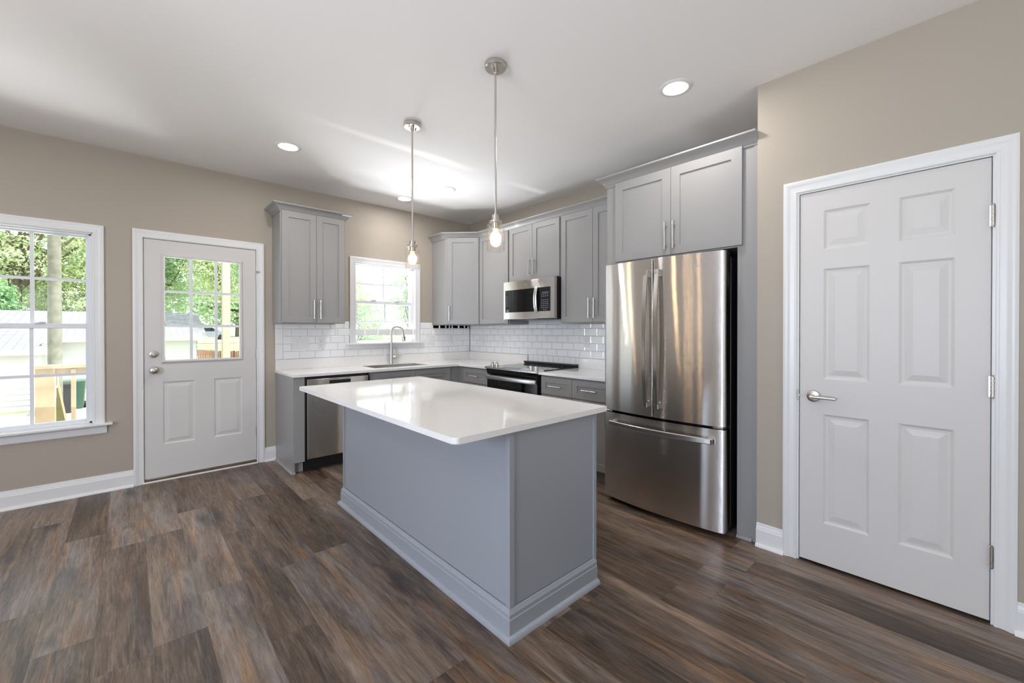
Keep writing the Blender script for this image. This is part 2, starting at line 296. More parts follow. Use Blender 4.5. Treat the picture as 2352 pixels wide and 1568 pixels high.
# ------------------------------------------------------------------ mesh helpers
class MB:
    def __init__(s): s.bm = bmesh.new()
    def face(s, pts):
        try: return s.bm.faces.new([s.bm.verts.new(p) for p in pts])
        except ValueError: return None
    def box(s, x0, y0, z0, x1, y1, z1, bev=0.0, seg=1):
        x0, x1 = min(x0, x1), max(x0, x1); y0, y1 = min(y0, y1), max(y0, y1); z0, z1 = min(z0, z1), max(z0, z1)
        v = [s.bm.verts.new(p) for p in ((x0,y0,z0),(x1,y0,z0),(x1,y1,z0),(x0,y1,z0),(x0,y0,z1),(x1,y0,z1),(x1,y1,z1),(x0,y1,z1))]
        fs = [s.bm.faces.new([v[i] for i in f]) for f in ((0,3,2,1),(4,5,6,7),(0,1,5,4),(1,2,6,5),(2,3,7,6),(3,0,4,7))]
        if bev > 0:
            ed = list({e for f in fs for e in f.edges})
            bmesh.ops.bevel(s.bm, geom=ed, offset=bev, segments=seg, profile=0.5, affect='EDGES')
        return s
    def cyl(s, p0, p1, r0, r1=None, seg=20, caps=True):
        p0, p1 = Vector(p0), Vector(p1); r1 = r0 if r1 is None else r1
        d = (p1 - p0).normalized(); a = Vector((1, 0, 0)) if abs(d.x) < 0.9 else Vector((0, 1, 0))
        u = d.cross(a).normalized(); w = d.cross(u)
        A = [s.bm.verts.new(p0 + r0*(math.cos(t)*u + math.sin(t)*w)) for t in (2*PI*i/seg for i in range(seg))]
        B = [s.bm.verts.new(p1 + r1*(math.cos(t)*u + math.sin(t)*w)) for t in (2*PI*i/seg for i in range(seg))]
        for i in range(seg):
            j = (i+1) % seg; s.bm.faces.new((A[i], A[j], B[j], B[i]))
        if caps: s.bm.faces.new(A[::-1]); s.bm.faces.new(B)
        return s
    def lathe(s, o, axis, prof, seg=32):
        """prof: list of (radius, distance along axis) from origin o"""
        o = Vector(o); d = Vector(axis).normalized(); a = Vector((1, 0, 0)) if abs(d.x) < 0.9 else Vector((0, 1, 0))
        u = d.cross(a).normalized(); w = d.cross(u); rings = []
        for r, h in prof:
            if r < 1e-6: rings.append([s.bm.verts.new(o + d*h)])
            else: rings.append([s.bm.verts.new(o + d*h + r*(math.cos(2*PI*i/seg)*u + math.sin(2*PI*i/seg)*w)) for i in range(seg)])
        for A, B in zip(rings, rings[1:]):
            for i in range(seg):
                j = (i+1) % seg
                if len(A) == 1 and len(B) == 1: continue
                if len(A) == 1: s.bm.faces.new((A[0], B[j], B[i]))
                elif len(B) == 1: s.bm.faces.new((A[i], A[j], B[0]))
                else: s.bm.faces.new((A[i], A[j], B[j], B[i]))
        return s
    def tube(s, pts, rad, seg=14, caps=True):
        pts = [Vector(p) for p in pts]; n = len(pts)
        rad = [rad]*n if isinstance(rad, (int, float)) else rad
        tang = [(pts[min(i+1, n-1)] - pts[max(i-1, 0)]).normalized() for i in range(n)]
        a = Vector((0, 0, 1)) if abs(tang[0].z) < 0.9 else Vector((1, 0, 0)); u = tang[0].cross(a).normalized(); rings = []
        for i in range(n):
            u = (u - tang[i]*u.dot(tang[i])).normalized(); w = tang[i].cross(u)
            rings.append([s.bm.verts.new(pts[i] + rad[i]*(math.cos(2*PI*k/seg)*u + math.sin(2*PI*k/seg)*w)) for k in range(seg)])
        for A, B in zip(rings, rings[1:]):
            for i in range(seg):
                j = (i+1) % seg; s.bm.faces.new((A[i], A[j], B[j], B[i]))
        if caps: s.bm.faces.new(rings[0][::-1]); s.bm.faces.new(rings[-1])
        return s
    def sweep(s, path, prof, n, closed=False):
        """profile (a,b): a along (tangent x n), b along n, mitred at path corners"""
        P = [Vector(p) for p in path]; n = Vector(n).normalized(); k = len(P); rings = []
        for i in range(k):
            t1 = (P[i] - P[i-1]).normalized() if (i > 0 or closed) else None
            t2 = (P[(i+1) % k] - P[i]).normalized() if (i < k-1 or closed) else None
            s1 = t1.cross(n) if t1 else t2.cross(n); s2 = t2.cross(n) if t2 else s1
            m = (s1 + s2) / (1 + s1.dot(s2))
            rings.append([s.bm.verts.new(P[i] + m*a + n*b) for a, b in prof])
        m_ = len(prof)
        pr = list(zip(rings, rings[1:])) + ([(rings[-1], rings[0])] if closed else [])
        for A, B in pr:
            for i in range(m_):
                j = (i+1) % m_; s.bm.faces.new((A[i], A[j], B[j], B[i]))
        if not closed: s.bm.faces.new(rings[0][::-1]); s.bm.faces.new(rings[-1])
        return s
    def prism(s, poly, z0, z1, bev=0.0, seg=2):
        A = [s.bm.verts.new((x, y, z0)) for x, y in poly]; B = [s.bm.verts.new((x, y, z1)) for x, y in poly]
        k = len(poly); fs = [s.bm.faces.new(A[::-1]), s.bm.faces.new(B)]
        for i in range(k):
            j = (i+1) % k; fs.append(s.bm.faces.new((A[i], A[j], B[j], B[i])))
        if bev:
            ed = list({e for f in fs[:2] for e in f.edges})
            bmesh.ops.bevel(s.bm, geom=ed, offset=bev, segments=seg, profile=0.5, affect='EDGES')
        return s
    def slab(s, x0, x1, z0, z1, yf, th, panels=(), rings=(), holes=(), ch=0.0015):
        """door / drawer front facing -y: sunk or raised panels given by nested rings (inset, depth)"""
        xs = sorted({x0+ch, x1-ch, *[q for p in (*panels, *holes) for q in p[:2]]})
        zs = sorted({z0+ch, z1-ch, *[q for p in (*panels, *holes) for q in p[2:]]})
        inside = lambda cx, cz, R: any(a < cx < b and c < cz < d for a, b, c, d in R)
        for xa, xb in zip(xs, xs[1:]):
            for za, zb in zip(zs, zs[1:]):
                if inside((xa+xb)/2, (za+zb)/2, (*panels, *holes)): continue
                s.face(((xa,yf,za),(xb,yf,za),(xb,yf,zb),(xa,yf,zb)))
        for a, b, c, d in panels:
            prev = (0.0, 0.0)
            for ins, dep in rings:
                i0, d0 = prev
                O = [(a+i0,yf+d0,c+i0),(b-i0,yf+d0,c+i0),(b-i0,yf+d0,d-i0),(a+i0,yf+d0,d-i0)]
                I = [(a+ins,yf+dep,c+ins),(b-ins,yf+dep,c+ins),(b-ins,yf+dep,d-ins),(a+ins,yf+dep,d-ins)]
                for q in range(4):
                    r = (q+1) % 4; s.face((O[q], O[r], I[r], I[q]))
                prev = (ins, dep)
            i0, d0 = prev
            s.face([(a+i0,yf+d0,c+i0),(b-i0,yf+d0,c+i0),(b-i0,yf+d0,d-i0),(a+i0,yf+d0,d-i0)])
        yb = yf + th; O = [(x0,z0),(x1,z0),(x1,z1),(x0,z1)]; I = [(x0+ch,z0+ch),(x1-ch,z0+ch),(x1-ch,z1-ch),(x0+ch,z1-ch)]
        for q in range(4):
            r = (q+1) % 4
            s.face(((O[q][0],yf+ch,O[q][1]),(O[r][0],yf+ch,O[r][1]),(I[r][0],yf,I[r][1]),(I[q][0],yf,I[q][1])))
            s.face(((O[q][0],yb,O[q][1]),(O[r][0],yb,O[r][1]),(O[r][0],yf+ch,O[r][1]),(O[q][0],yf+ch,O[q][1])))
        xs2 = sorted({x0, x1, *[q for p in holes for q in p[:2]]}); zs2 = sorted({z0, z1, *[q for p in holes for q in p[2:]]})
        for xa, xb in zip(xs2, xs2[1:]):
            for za, zb in zip(zs2, zs2[1:]):
                if inside((xa+xb)/2, (za+zb)/2, holes): continue
                s.face(((xb,yb,za),(xa,yb,za),(xa,yb,zb),(xb,yb,zb)))
        for a, b, c, d in holes:
            H = [(a,c),(b,c),(b,d),(a,d)]
            for q in range(4):
                r = (q+1) % 4; s.face(((H[q][0],yf,H[q][1]),(H[q][0],yb,H[q][1]),(H[r][0],yb,H[r][1]),(H[r][0],yf,H[r][1])))
        return s
    def build(s, name, mat, parent=None, smooth=True, label=None, merge=0.00005, kind=None):
        if merge: bmesh.ops.remove_doubles(s.bm, verts=s.bm.verts, dist=merge)
        bmesh.ops.recalc_face_normals(s.bm, faces=s.bm.faces)
        me = bpy.data.meshes.new(name); s.bm.to_mesh(me); s.bm.free()
        me.materials.append(mat if not isinstance(mat, str) else M[mat])
        if smooth:
            me.polygons.foreach_set('use_smooth', [True]*len(me.polygons))
            me.set_sharp_from_angle(angle=math.radians(32))
        o = bpy.data.objects.new(name, me); COL.objects.link(o)
        if smooth:
            wm = o.modifiers.new('weighted_normals', 'WEIGHTED_NORMAL'); wm.keep_sharp = True; wm.weight = 100
        if parent is not None: o.parent = parent
        if label: o['label'] = label
        if kind: o['kind'] = kind
        return o

def tag(o, label=None, cat=None, group=None, kind=None):
    if label: o['label'] = label
    if cat: o['category'] = cat
    if group: o['group'] = group
    if kind: o['kind'] = kind
    return o
def thing(name, label, cat, loc=(0,0,0), rz=0.0, group=None, kind=None):
    o = bpy.data.objects.new(name, None); o.empty_display_size = 0.1; COL.objects.link(o)
    o.location = loc; o.rotation_euler = (0, 0, rz)
    return tag(o, label, cat, group, kind)
def copy_thing(o, loc, label, group=None):
    r = o.copy(); COL.objects.link(r); r.location = loc; r['label'] = label
    if group: r['group'] = group
    for ch in list(o.children):
        c = ch.copy(); COL.objects.link(c); c.parent = r
        for g in list(ch.children):
            d = g.copy(); COL.objects.link(d); d.parent = c
    return r
RW = -PI/2      # turns a local front (-y) towards -x: things on the right-hand wall

# ------------------------------------------------------------------ room shell
H = 2.751
XL, YR = -6.6, -8.6          # far left wall, wall behind the camera
XD, YJ = -0.7076, -3.812     # pantry wall plane and its corner
def wall_grid(name, label, u0, u1, z0, z1, holes, place, th, mat='wall'):
    """wall pierced by holes (u0,u1,z0,z1); place(u, t, z) -> xyz, t from room side 0 to th"""
    mb = MB(); us = sorted({u0, u1, *[q for h in holes for q in h[:2]]}); zs = sorted({z0, z1, *[q for h in holes for q in h[2:]]})
    ins = lambda a, b: any(h[0] < a < h[1] and h[2] < b < h[3] for h in holes)
    for a, b in zip(us, us[1:]):
        for c, d in zip(zs, zs[1:]):
            if ins((a+b)/2, (c+d)/2): continue
            for t in (0, th): mb.face([place(a,t,c), place(b,t,c), place(b,t,d), place(a,t,d)])
    for a, b, c, d in [*holes, (u0, u1, z0, z1)]:
        for p, q in (((a,c),(b,c)),((b,c),(b,d)),((b,d),(a,d)),((a,d),(a,c))):
            mb.face([place(p[0],0,p[1]), place(q[0],0,q[1]), place(q[0],th,q[1]), place(p[0],th,p[1])])
    return tag(mb.build(name, mat, smooth=False), label, 'wall', kind='structure')
W1 = (-4.64, -3.693, 0.545, 2.062)      # left window opening
W2 = (-1.612, -0.847, 1.130, 2.056)     # sink window opening
D1 = (-3.412, -2.565, -0.02, 2.076)     # back door opening
wall_grid('wall_back', 'greige painted back wall with two windows and the half glass door', XL-0.14, 0.14, -0.02, H, [W1, D1, W2], lambda u, t, z: (u, t, z), 0.14)
wall_grid('wall_right', 'greige painted wall behind the range and refrigerator', YR-0.14, 0.14, -0.02, H, [], lambda u, t, z: (t, u, z), 0.14)
D2 = (-4.752, -4.010, -0.02, 2.062)     # pantry door opening
wall_grid('wall_pantry', 'greige wall around the white six panel door', YR, YJ, -0.02, H, [D2], lambda u, t, z: (XD+t, u, z), 0.10)
tag(MB().box(XD+0.10, YJ-0.10, -0.02, 0, YJ, H).build('wall_alcove', 'wall', smooth=False), 'short greige return wall beside the refrigerator alcove', 'wall', kind='structure')
wall_grid('wall_left', 'greige wall with a wide window left of the camera', YR-0.14, 0.14, -0.02, H, [(-5.1, -3.3, 0.62, 2.25)], lambda u, t, z: (XL-t, u, z), 0.14)
wall_grid('wall_rear', 'greige wall with a wide glazed opening behind the camera', XL, XD, -0.02, H, [(-5.15, -2.05, 0.04, 2.2)], lambda u, t, z: (u, YR-t, z), 0.14)
tag(MB().box(XL-0.14, YR-0.14, -0.14, 0.14, 0.14, 0).build('floor', 'floor', smooth=False), 'dark brown weathered wood plank floor', 'floor', kind='structure')
tag(MB().box(XL-0.14, YR-0.14, H, 0.14, 0.14, H+0.2).build('ceiling', 'ceiling', smooth=False), 'flat white painted ceiling', 'ceiling', kind='structure')

BASE = [(0,0),(.031,0),(.030,.008),(.026,.014),(.020,.018),(.0145,.020),(.0145,.098),(.0105,.103),(.0105,.110),(.0075,.115),(.0045,.124),(.0045,.132),(.002,.136),(0,.136)]
CAS = [(0,0),(0,.009),(.004,.012),(.010,.012),(.013,.009),(.030,.011),(.038,.014),(.046,.0185),(.058,.0185),(.0655,.015),(.0655,0)]
def baseboard(name, label, path):
    return tag(MB().sweep(path, BASE, (0,0,1)).build(name, 'trim'), label, 'baseboard', kind='structure')
# tangent x z must point into the room
baseboard('baseboard_back_left', 'white baseboard under the left window', [(XL,0,0), (D1[0]-.052,0,0)])
baseboard('baseboard_back_door', 'short white baseboard between back door and base cabinet end panel', [(D1[1]+.052,0,0), (-2.4145,0,0)])
baseboard('baseboard_pantry_left', 'short white baseboard between refrigerator alcove and pantry door', [(XD,YJ,0), (XD,D2[1]+.053,0)])
baseboard('baseboard_pantry_right', 'white baseboard right of the pantry door', [(XD,D2[0]-.053,0), (XD,YR,0)])
baseboard('baseboard_left', 'white baseboard along the left wall', [(XL,YR,0), (XL,0,0)])

# ------------------------------------------------------------------ hardware helpers (local frame: front is -y)
def bar_pull(parent, x, z, yf, ln, vertical=True, lab=None):
    mb = MB(); r = 0.0056; so = 0.030; h = ln/2
    if vertical:
        mb.cyl((x, yf-so, z-h), (x, yf-so, z+h), r, seg=14)
        for q in (-1, 1): mb.cyl((x, yf, z+q*(h-.028)), (x, yf-so, z+q*(h-.028)), 0.0042, seg=10)
    else:
        mb.cyl((x-h, yf-so, z), (x+h, yf-so, z), r, seg=14)
        for q in (-1, 1): mb.cyl((x+q*(h-.028), yf, z), (x+q*(h-.028), yf-so, z), 0.0042, seg=10)
    return mb.build('handle', 'chrome', parent, label='brushed nickel bar handle')
SHAK = [(0.0, 0.0), (0.0012, 0.0085)]
def shaker(parent, name, x0, x1, z0, z1, yf, rail=0.058, th=0.020, mat='cab'):
    return MB().slab(x0, x1, z0, z1, yf, th, panels=[(x0+rail, x1-rail, z0+rail, z1-rail)], rings=SHAK).build(name, mat, parent, smooth=False)
def hinge(parent, x, z, yf, h=0.09, name='hinge'):
    mb = MB()
    for k in range(5):
        mb.cyl((x, yf-.004, z-h/2+k*h/5+.0007), (x, yf-.004, z-h/2+(k+1)*h/5-.0007), 0.0065, seg=12)
    mb.box(x-.011, yf-.001, z-h/2, x+.011, yf+.006, z+h/2)
    mb.cyl((x, yf-.004, z-h/2-.006), (x, yf-.004, z+h/2+.006), 0.0045, seg=10)
    return mb.build(name, 'nickel', parent)

# ------------------------------------------------------------------ windows (structure)
def window(name, label, o, glass_x, glass_z, meet, cols, rows, sill_x, apron_z, stool_z, gmat='glass'):
    x0, x1, z0, z1 = o; gx0, gx1 = glass_x; gz0, gz1 = glass_z
    t = thing(name, label, 'window', ((x0+x1)/2, 0, z0), kind='structure')
    t.location = (0, 0, 0)
    # casing: up the left, across, down the right; outward is away from the opening
    prof = [(-a, b) for a, b in CAS]
    mb = MB().sweep([(x0+.006,0,stool_z),(x0+.006,0,z1-.006),(x1-.006,0,z1-.006),(x1-.006,0,stool_z)], prof, (0,-1,0))
    mb.build('window_casing', 'trim', t)
    # jamb liner
    mb = MB(); mb.box(x0, 0, z0, x0+.012, .14, z1).box(x1-.012, 0, z0, x1, .14, z1).box(x0, 0, z1-.012, x1, .14, z1).box(x0, 0, z0, x1, .14, z0+.012)
    mb.build('window_jamb', 'trim', t, smooth=False)
    # vinyl outer frame
    a = 0.030
    mb = MB(); xi0, xi1, zi0, zi1 = x0+.012, x1-.012, z0+.012, z1-.012
    mb.box(xi0, .035, zi0, xi0+.018, .125, zi1, .002).box(xi1-.018, .035, zi0, xi1, .125, zi1, .002).box(xi0, .035, zi1-.012, xi1, .125, zi1, .002).box(xi0, .035, zi0, xi1, .125, zi0+.014, .002)
    mb.build('window_frame', 'vinyl', t)
    def sash(nm, zl, zh, y, zb, zt, rows_):
        """zl..zh outer rails, zb..zt glass"""
        mb = MB()
        mb.box(xi0+.014, y, zl, gx0, y+.034, zh, .003).box(gx1, y, zl, xi1-.014, y+.034, zh, .003)
        mb.box(gx0, y, zl, gx1, y+.034, zb, .003).box(gx0, y, zt, gx1, y+.034, zh, .003)
        sa = mb.build(nm, 'vinyl', t)
        mb = MB(); mw = 0.0105
        for i in range(1, cols):
            cx = gx0 + (gx1-gx0)*i/cols; mb.box(cx-mw, y+.012, zb, cx+mw, y+.022, zt)
        for i in range(1, rows_):
            cz = zb + (zt-zb)*i/rows_; mb.box(gx0, y+.0125, cz-mw, gx1, y+.0215, cz+mw)
        mb.build('muntins', 'vinyl', sa, smooth=False)
        MB().box(gx0-.004, y+.0155, zb-.004, gx1+.004, y+.0185, zt+.004).build('glass', gmat, sa, smooth=False)
        return sa
    up = sash('upper_sash', meet-.020, zi1-.010, .080, meet+.018, gz1, rows)
    lo = sash('lower_sash', zi0+.010, meet+.018, .042, gz0, meet-.020, rows)
    for q in (0.28, 0.72):
        mb = MB(); cx = gx0 + (gx1-gx0)*q; mb.box(cx-.028, .030, meet+.018, cx+.028, .066, meet+.024, .002).lathe((cx, .05, meet+.024), (0,0,1), [(.013,0),(.013,.005),(.009,.008),(0,.008)], 16)
        mb.box(cx-.004, .028, meet+.024, cx+.030, .044, meet+.031, .002)
        mb.build('sash_lock', 'vinyl', t)
    for q in (0.16, 0.84):
        cx = gx0 + (gx1-gx0)*q; MB().box(cx-.045, .070, zi1-.034, cx+.045, .082, zi1-.024, .002).build('tilt_latch', 'vinyl', t)
    # stool and apron
    mb = MB().box(sill_x[0], -.052, stool_z-.020, sill_x[1], 0, stool_z, .006, 2); mb.box(x0+.001, 0, stool_z-.020, x1-.001, .045, stool_z)
    mb.build('window_sill', 'trim', t)
    ap = [(0,0),(.020,0),(.020,-.006),(.014,-.014),(.014,stool_z*0-(stool_z-.020-apron_z)+.010),(.009,-(stool_z-.020-apron_z)),(0,-(stool_z-.020-apron_z))]
    MB().sweep([(sill_x[0]+.035,0,stool_z-.020),(sill_x[1]-.035,0,stool_z-.020)], ap, (0,0,1)).build('window_apron', 'trim', t)
    return t
window('window_1', 'tall white framed double hung window left of the back door, looking onto the deck railing', W1, (-4.592, -3.741), (0.590, 2.026), 1.325, 3, 2, (-4.745, -3.587), 0.470, 0.555)
window('window_2', 'small white framed double hung window above the kitchen sink', W2, (-1.566, -0.893), (1.170, 2.022), 1.614, 2, 2, (-1.721, -0.748), 1.083, 1.143, 'glass_hazed')

# glazed openings behind the viewpoint
def big_window(name, label, placef, u0, u1, z0, z1, n):
    t = thing(name, label, 'window', kind='structure')
    def bx(mb, a, b, c, d, t0, t1):
        p, q = placef(a, t0, c), placef(b, t1, d); mb.box(*p, *q)
    mb = MB(); w = .05
    bx(mb, u0, u0+w, z0, z1, .03, .11); bx(mb, u1-w, u1, z0, z1, .03, .11); bx(mb, u0+w, u1-w, z1-w, z1, .03, .11); bx(mb, u0+w, u1-w, z0, z0+w, .03, .11)
    for i in range(1, n):
        c = u0 + (u1-u0)*i/n; bx(mb, c-.03, c+.03, z0+w, z1-w, .03, .11)
    mb.build('window_frame', 'vinyl', t, smooth=False)
    return t
big_window('window_3', 'wide white framed window in the left wall beside the dining area', lambda u, t, z: (XL-t, u, z), -5.1, -3.3, 0.62, 2.25, 2)
big_window('window_4', 'wide white framed glazed opening in the wall behind the viewer', lambda u, t, z: (u, YR-t, z), -5.15, -2.05, 0.04, 2.2, 3)

# ------------------------------------------------------------------ back door (structure)
def rosette(mb, o, ax, r=0.033, t=0.010):
    mb.lathe(o, ax, [(0,0),(r,0),(r,t*.35),(r*.93,t*.75),(r*.6,t),(0,t)], 32)
def back_door():
    t = thing('door_1', 'white back door with a nine pane window over two raised panels', 'door', kind='structure')
    x0, x1, z0, z1 = -3.3965, -2.5797, 0.036, 2.0615
    hole = (-3.262, -2.712, 1.030, 1.924)
    RP = [(0,0),(.010,.007),(.020,.007),(.046,.0015)]
    sl = MB().slab(x0, x1, z0, z1, 0.002, 0.044, panels=[(-3.276,-3.055,.310,.846),(-2.914,-2.696,.310,.846)], rings=RP, holes=[hole]).build('door_slab', 'door', t, smooth=False)
    # lite frame
    lp = [(0.004,0),(0.004,.004),(-.004,.012),(-.012,.013),(-.019,.009),(-.024,.003),(-.024,0)]
    a, b, c, d = hole
    mb = MB().sweep([(a,.002,c),(a,.002,d),(b,.002,d),(b,.002,c)], lp, (0,-1,0), closed=True)
    fr = mb.build('window_frame', 'door', t)
    mb = MB(); mw = .0105
    for i in (1, 2):
        cx = a + (b-a)*i/3; cz = c + (d-c)*i/3
        mb.box(cx-mw, .014, c, cx+mw, .026, d).box(a, .0145, cz-mw, b, .0255, cz+mw)
    mb.build('muntins', 'vinyl', t, smooth=False)
    MB().box(a-.002, .0185, c-.002, b+.002, .0215, d+.002).build('glass', 'glass', t, smooth=False)
    # knob and deadbolt
    mb = MB(); rosette(mb, (-3.334,.002,.951), (0,-1,0), .032)
    mb.lathe((-3.334,.002,.951), (0,-1,0), [(.011,.008),(.011,.022),(.020,.028),(.0275,.038),(.029,.047),(.026,.055),(.017,.060),(0,.061)], 32)
    mb.build('door_knob', 'nickel', t)
    mb = MB(); rosette(mb, (-3.334,.002,1.088), (0,-1,0), .030, .014); mb.box(-3.338,-.030,1.070,-3.330,-.011,1.106,.003)
    mb.build('deadbolt', 'nickel', t)
    for z in (1.812, 1.062, .312): hinge(t, x1+.007, z, 0.0, .092)
    mb = MB(); mb.box(x1+.006, -.022, 1.850, x1+.030, -.016, 1.858).box(x1+.004, -.022, 1.845, x1+.010, .0, 1.862)
    mb.build('hinge_stop', 'nickel', t)
    # casing + jamb
    prof = [(-q, w) for q, w in CAS]
    X0, X1, Z1 = D1[0]+.012, D1[1]-.012, D1[3]-.008
    MB().sweep([(X0,0,0),(X0,0,Z1),(X1,0,Z1),(X1,0,0)], prof, (0,-1,0)).build('door_casing', 'trim', t)
    mb = MB(); mb.box(D1[0], 0, 0, x0-.003, .14, D1[3]).box(x1+.003, 0, 0, D1[1], .14, D1[3]).box(x0-.003, 0, z1+.003, x1+.003, .14, D1[3])
    mb.box(x0-.003, .048, .03, x0+.010, .075, z1).box(x1-.010, .048, .03, x1+.003, .075, z1).box(x0, .048, z1-.010, x1, .075, z1+.003)
    mb.build('door_jamb', 'trim', t, smooth=False)
    MB().box(D1[0]+.016, -.004, 0.0, D1[1]-.016, .14, .028, .003).build('threshold', 'bronze', t)
    MB().box(D1[0]+.004, -.026, 0.0, D1[1]-.004, -.004, .013, .003).build('threshold_trim', 'trim', t)
    mb = MB(); mb.box(x0-.012, -.001, .92, x0-.002, .003, .98, .001); mb.build('strike_plate', 'nickel', t)
back_door()

# ------------------------------------------------------------------ pantry door (structure), local x runs to -y
def pantry_door():
    y0, w = -4.0281, 0.7067
    t = thing('door_2', 'white six panel interior door with nickel lever', 'door', (XD, y0, 0), RW, kind='structure')
    z0, z1 = .012, 2.0455
    L0, L1, R0, R1 = .108, .300, .4095, .598
    RP = [(0,0),(.011,.0075),(.021,.0080),(.050,.0020)]
    P = [(a, b, c, d) for a, b in ((L0, L1), (R0, R1)) for c, d in ((.238,.832),(1.023,1.622),(1.726,1.938))]
    MB().slab(0, w, z0, z1, 0.003, .038, panels=P, rings=RP).build('door_slab', 'door', t, smooth=False)
    mb = MB(); rosette(mb, (.065, .003, .926), (0,-1,0), .0325, .014)
    rs = mb.build('door_lever', 'nickel', t)
    mb = MB(); mb.cyl((.065,-.008,.926), (.065,-.040,.926), .0105, seg=20); mb.lathe((.065,-.036,.926), (0,-1,0), [(.0125,0),(.0125,.010),(.010,.013),(0,.013)], 20)
    mb.tube([(.058,-.046,.926),(.075,-.046,.926),(.12,-.046,.9255),(.168,-.044,.925)], [.0095,.0088,.0080,.0080], 16)
    mb.build('lever_handle', 'nickel', rs)
    for z in (1.789, 1.042, .297): hinge(t, w+.005, z, 0.0, .090)
    prof = [(-q, v) for q, v in CAS]
    X0, X1, Z1 = -.012, w+.012, 2.056
    MB().sweep([(X0,0,0),(X0,0,Z1),(X1,0,Z1),(X1,0,0)], prof, (0,-1,0)).build('door_casing', 'trim', t)
    mb = MB(); mb.box(-.018, 0, 0, -.003, .10, 2.062).box(w+.003, 0, 0, w+.017, .10, 2.062).box(-.003, 0, 2.049, w+.003, .10, 2.062)
    mb.box(-.003, .044, 0, .010, .07, 2.049).box(w-.010, .044, 0, w+.003, .07, 2.049).box(0, .044, 2.036, w, .07, 2.049)
    mb.build('door_jamb', 'trim', t, smooth=False)
    mb = MB(); mb.lathe((-.004, .004, .926), (0,-1,0), [(0,0),(.006,0),(.006,.004),(0,.004)], 12); mb.box(-.011, -.0015, .896, -.003, .002, .956, .001)
    mb.build('strike_plate', 'nickel', t)
pantry_door()

# ------------------------------------------------------------------ cabinets
CT = 0.8933; SL = 0.025          # counter top height, slab thickness
CROWN = [(0,-.014),(.006,-.014),(.007,-.006),(.012,0),(.018,.006),(.026,.018),(.036,.030),(.050,.040),(.058,.043),(.062,.046),(.066,.050),(.066,.060),(0,.060)]
UB, UT = 1.357, 2.424            # wall cabinets: bottom and top
def wall_cabinet(name, label, loc, rz, w, depth, z0, z1, splits, hand, group=None, hside=None, stile=(.010,.010), bot=.006, top=.012):
    """local x 0..w, back at y=0, door fronts at y=-depth. splits: list of door edges"""
    t = thing(name, label, 'cabinet', loc, rz, group)
    t.location.z = z0; h = z1 - z0; f = depth - .020
    mb = MB(); mb.box(0, -f, 0, w, -.001, h); mb.build('body', 'cab', t, smooth=False)
    e = [stile[0], *splits, w - stile[1]]
    for i, (a, b) in enumerate(zip(e, e[1:])):
        d = shaker(t, 'door', a+.0013, b-.0013, bot, h-top, -depth)
        if hand:
            hx = (b - .030) if hand[i] == 'R' else (a + .030)
            bar_pull(d, hx, bot + .038 + .093, -depth, .186)
    return t
G_UP = None
# left of the sink window
cabA = wall_cabinet('wall_cabinet', 'grey two door wall cabinet left of the sink window', (-2.4396, 0, 0), 0, .6045, .3206, UB, UT+.008, [.3196], ['R', 'L'])
mb = MB().sweep([(0,0,UT-UB-.002),(0,-.302,UT-UB-.002),(.6045,-.302,UT-UB-.002),(.6045,0,UT-UB-.002)], CROWN, (0,0,1))
mb.build('crown_moulding', 'cab', cabA)
# diagonal corner cabinet
def corner_cabinet():
    t = thing('corner_cabinet', 'grey diagonal corner wall cabinet right of the sink window', 'cabinet', (0, 0, UB))
    h = UT + .008 - UB; S, D = .608, .303
    MB().prism([(-.001,-.001),(-S,-.001),(-S,-D),(-D,-S),(-.001,-S)], 0, h).build('body', 'cab', t, smooth=False)
    c = Vector(((-S-D)/2, (-D-S)/2, 0)); wd = math.hypot(S-D, S-D)
    # diagonal face: local x runs from (-S,-D) to (-D,-S)
    mb = MB().slab(-wd/2+.030, wd/2-.010, .006, h-.012, -.020, .020, panels=[(-wd/2+.088, wd/2-.068, .064, h-.070)], rings=SHAK)
    d = mb.build('door', 'cab', t, smooth=False); d.location = c; d.rotation_euler = (0, 0, -PI/4)
    bar_pull(d, -wd/2+.058, .006+.038+.093, -.020, .186)
corner_cabinet()
YA, YB, YC, YD, YE, YF = -.608, -1.153, -1.530, -1.921, -2.316, -2.728
wall_cabinet('wall_cabinet', 'grey single door wall cabinet between the corner cabinet and the microwave', (0, YA-.001, 0), RW, -YB+YA-.001, .3206, UB, UT+.008, [], ['R'])
wall_cabinet('wall_cabinet', 'short grey two door wall cabinet above the microwave', (0, YB-.001, 0), RW, -YD+YB-.002, .3206, 1.826, UT+.008, [-YC+YB], ['R', 'L'])
wall_cabinet('wall_cabinet', 'grey two door wall cabinet between microwave and refrigerator cabinet', (0, YD-.001, 0), RW, -YF+YD-.004, .3206, UB, UT+.008, [-YE+YD], ['R', 'L'])
# crown along corner + range wall
mb = MB().sweep([(-.609,0,UT-.002),(-.609,-.302,UT-.002),(-.302,-.609,UT-.002),(-.302,YF-.002,UT-.002)], CROWN, (0,0,1))
tag(mb.build('crown_moulding', 'cab'), 'grey crown moulding along the tops of the corner and range wall cabinets', 'moulding')

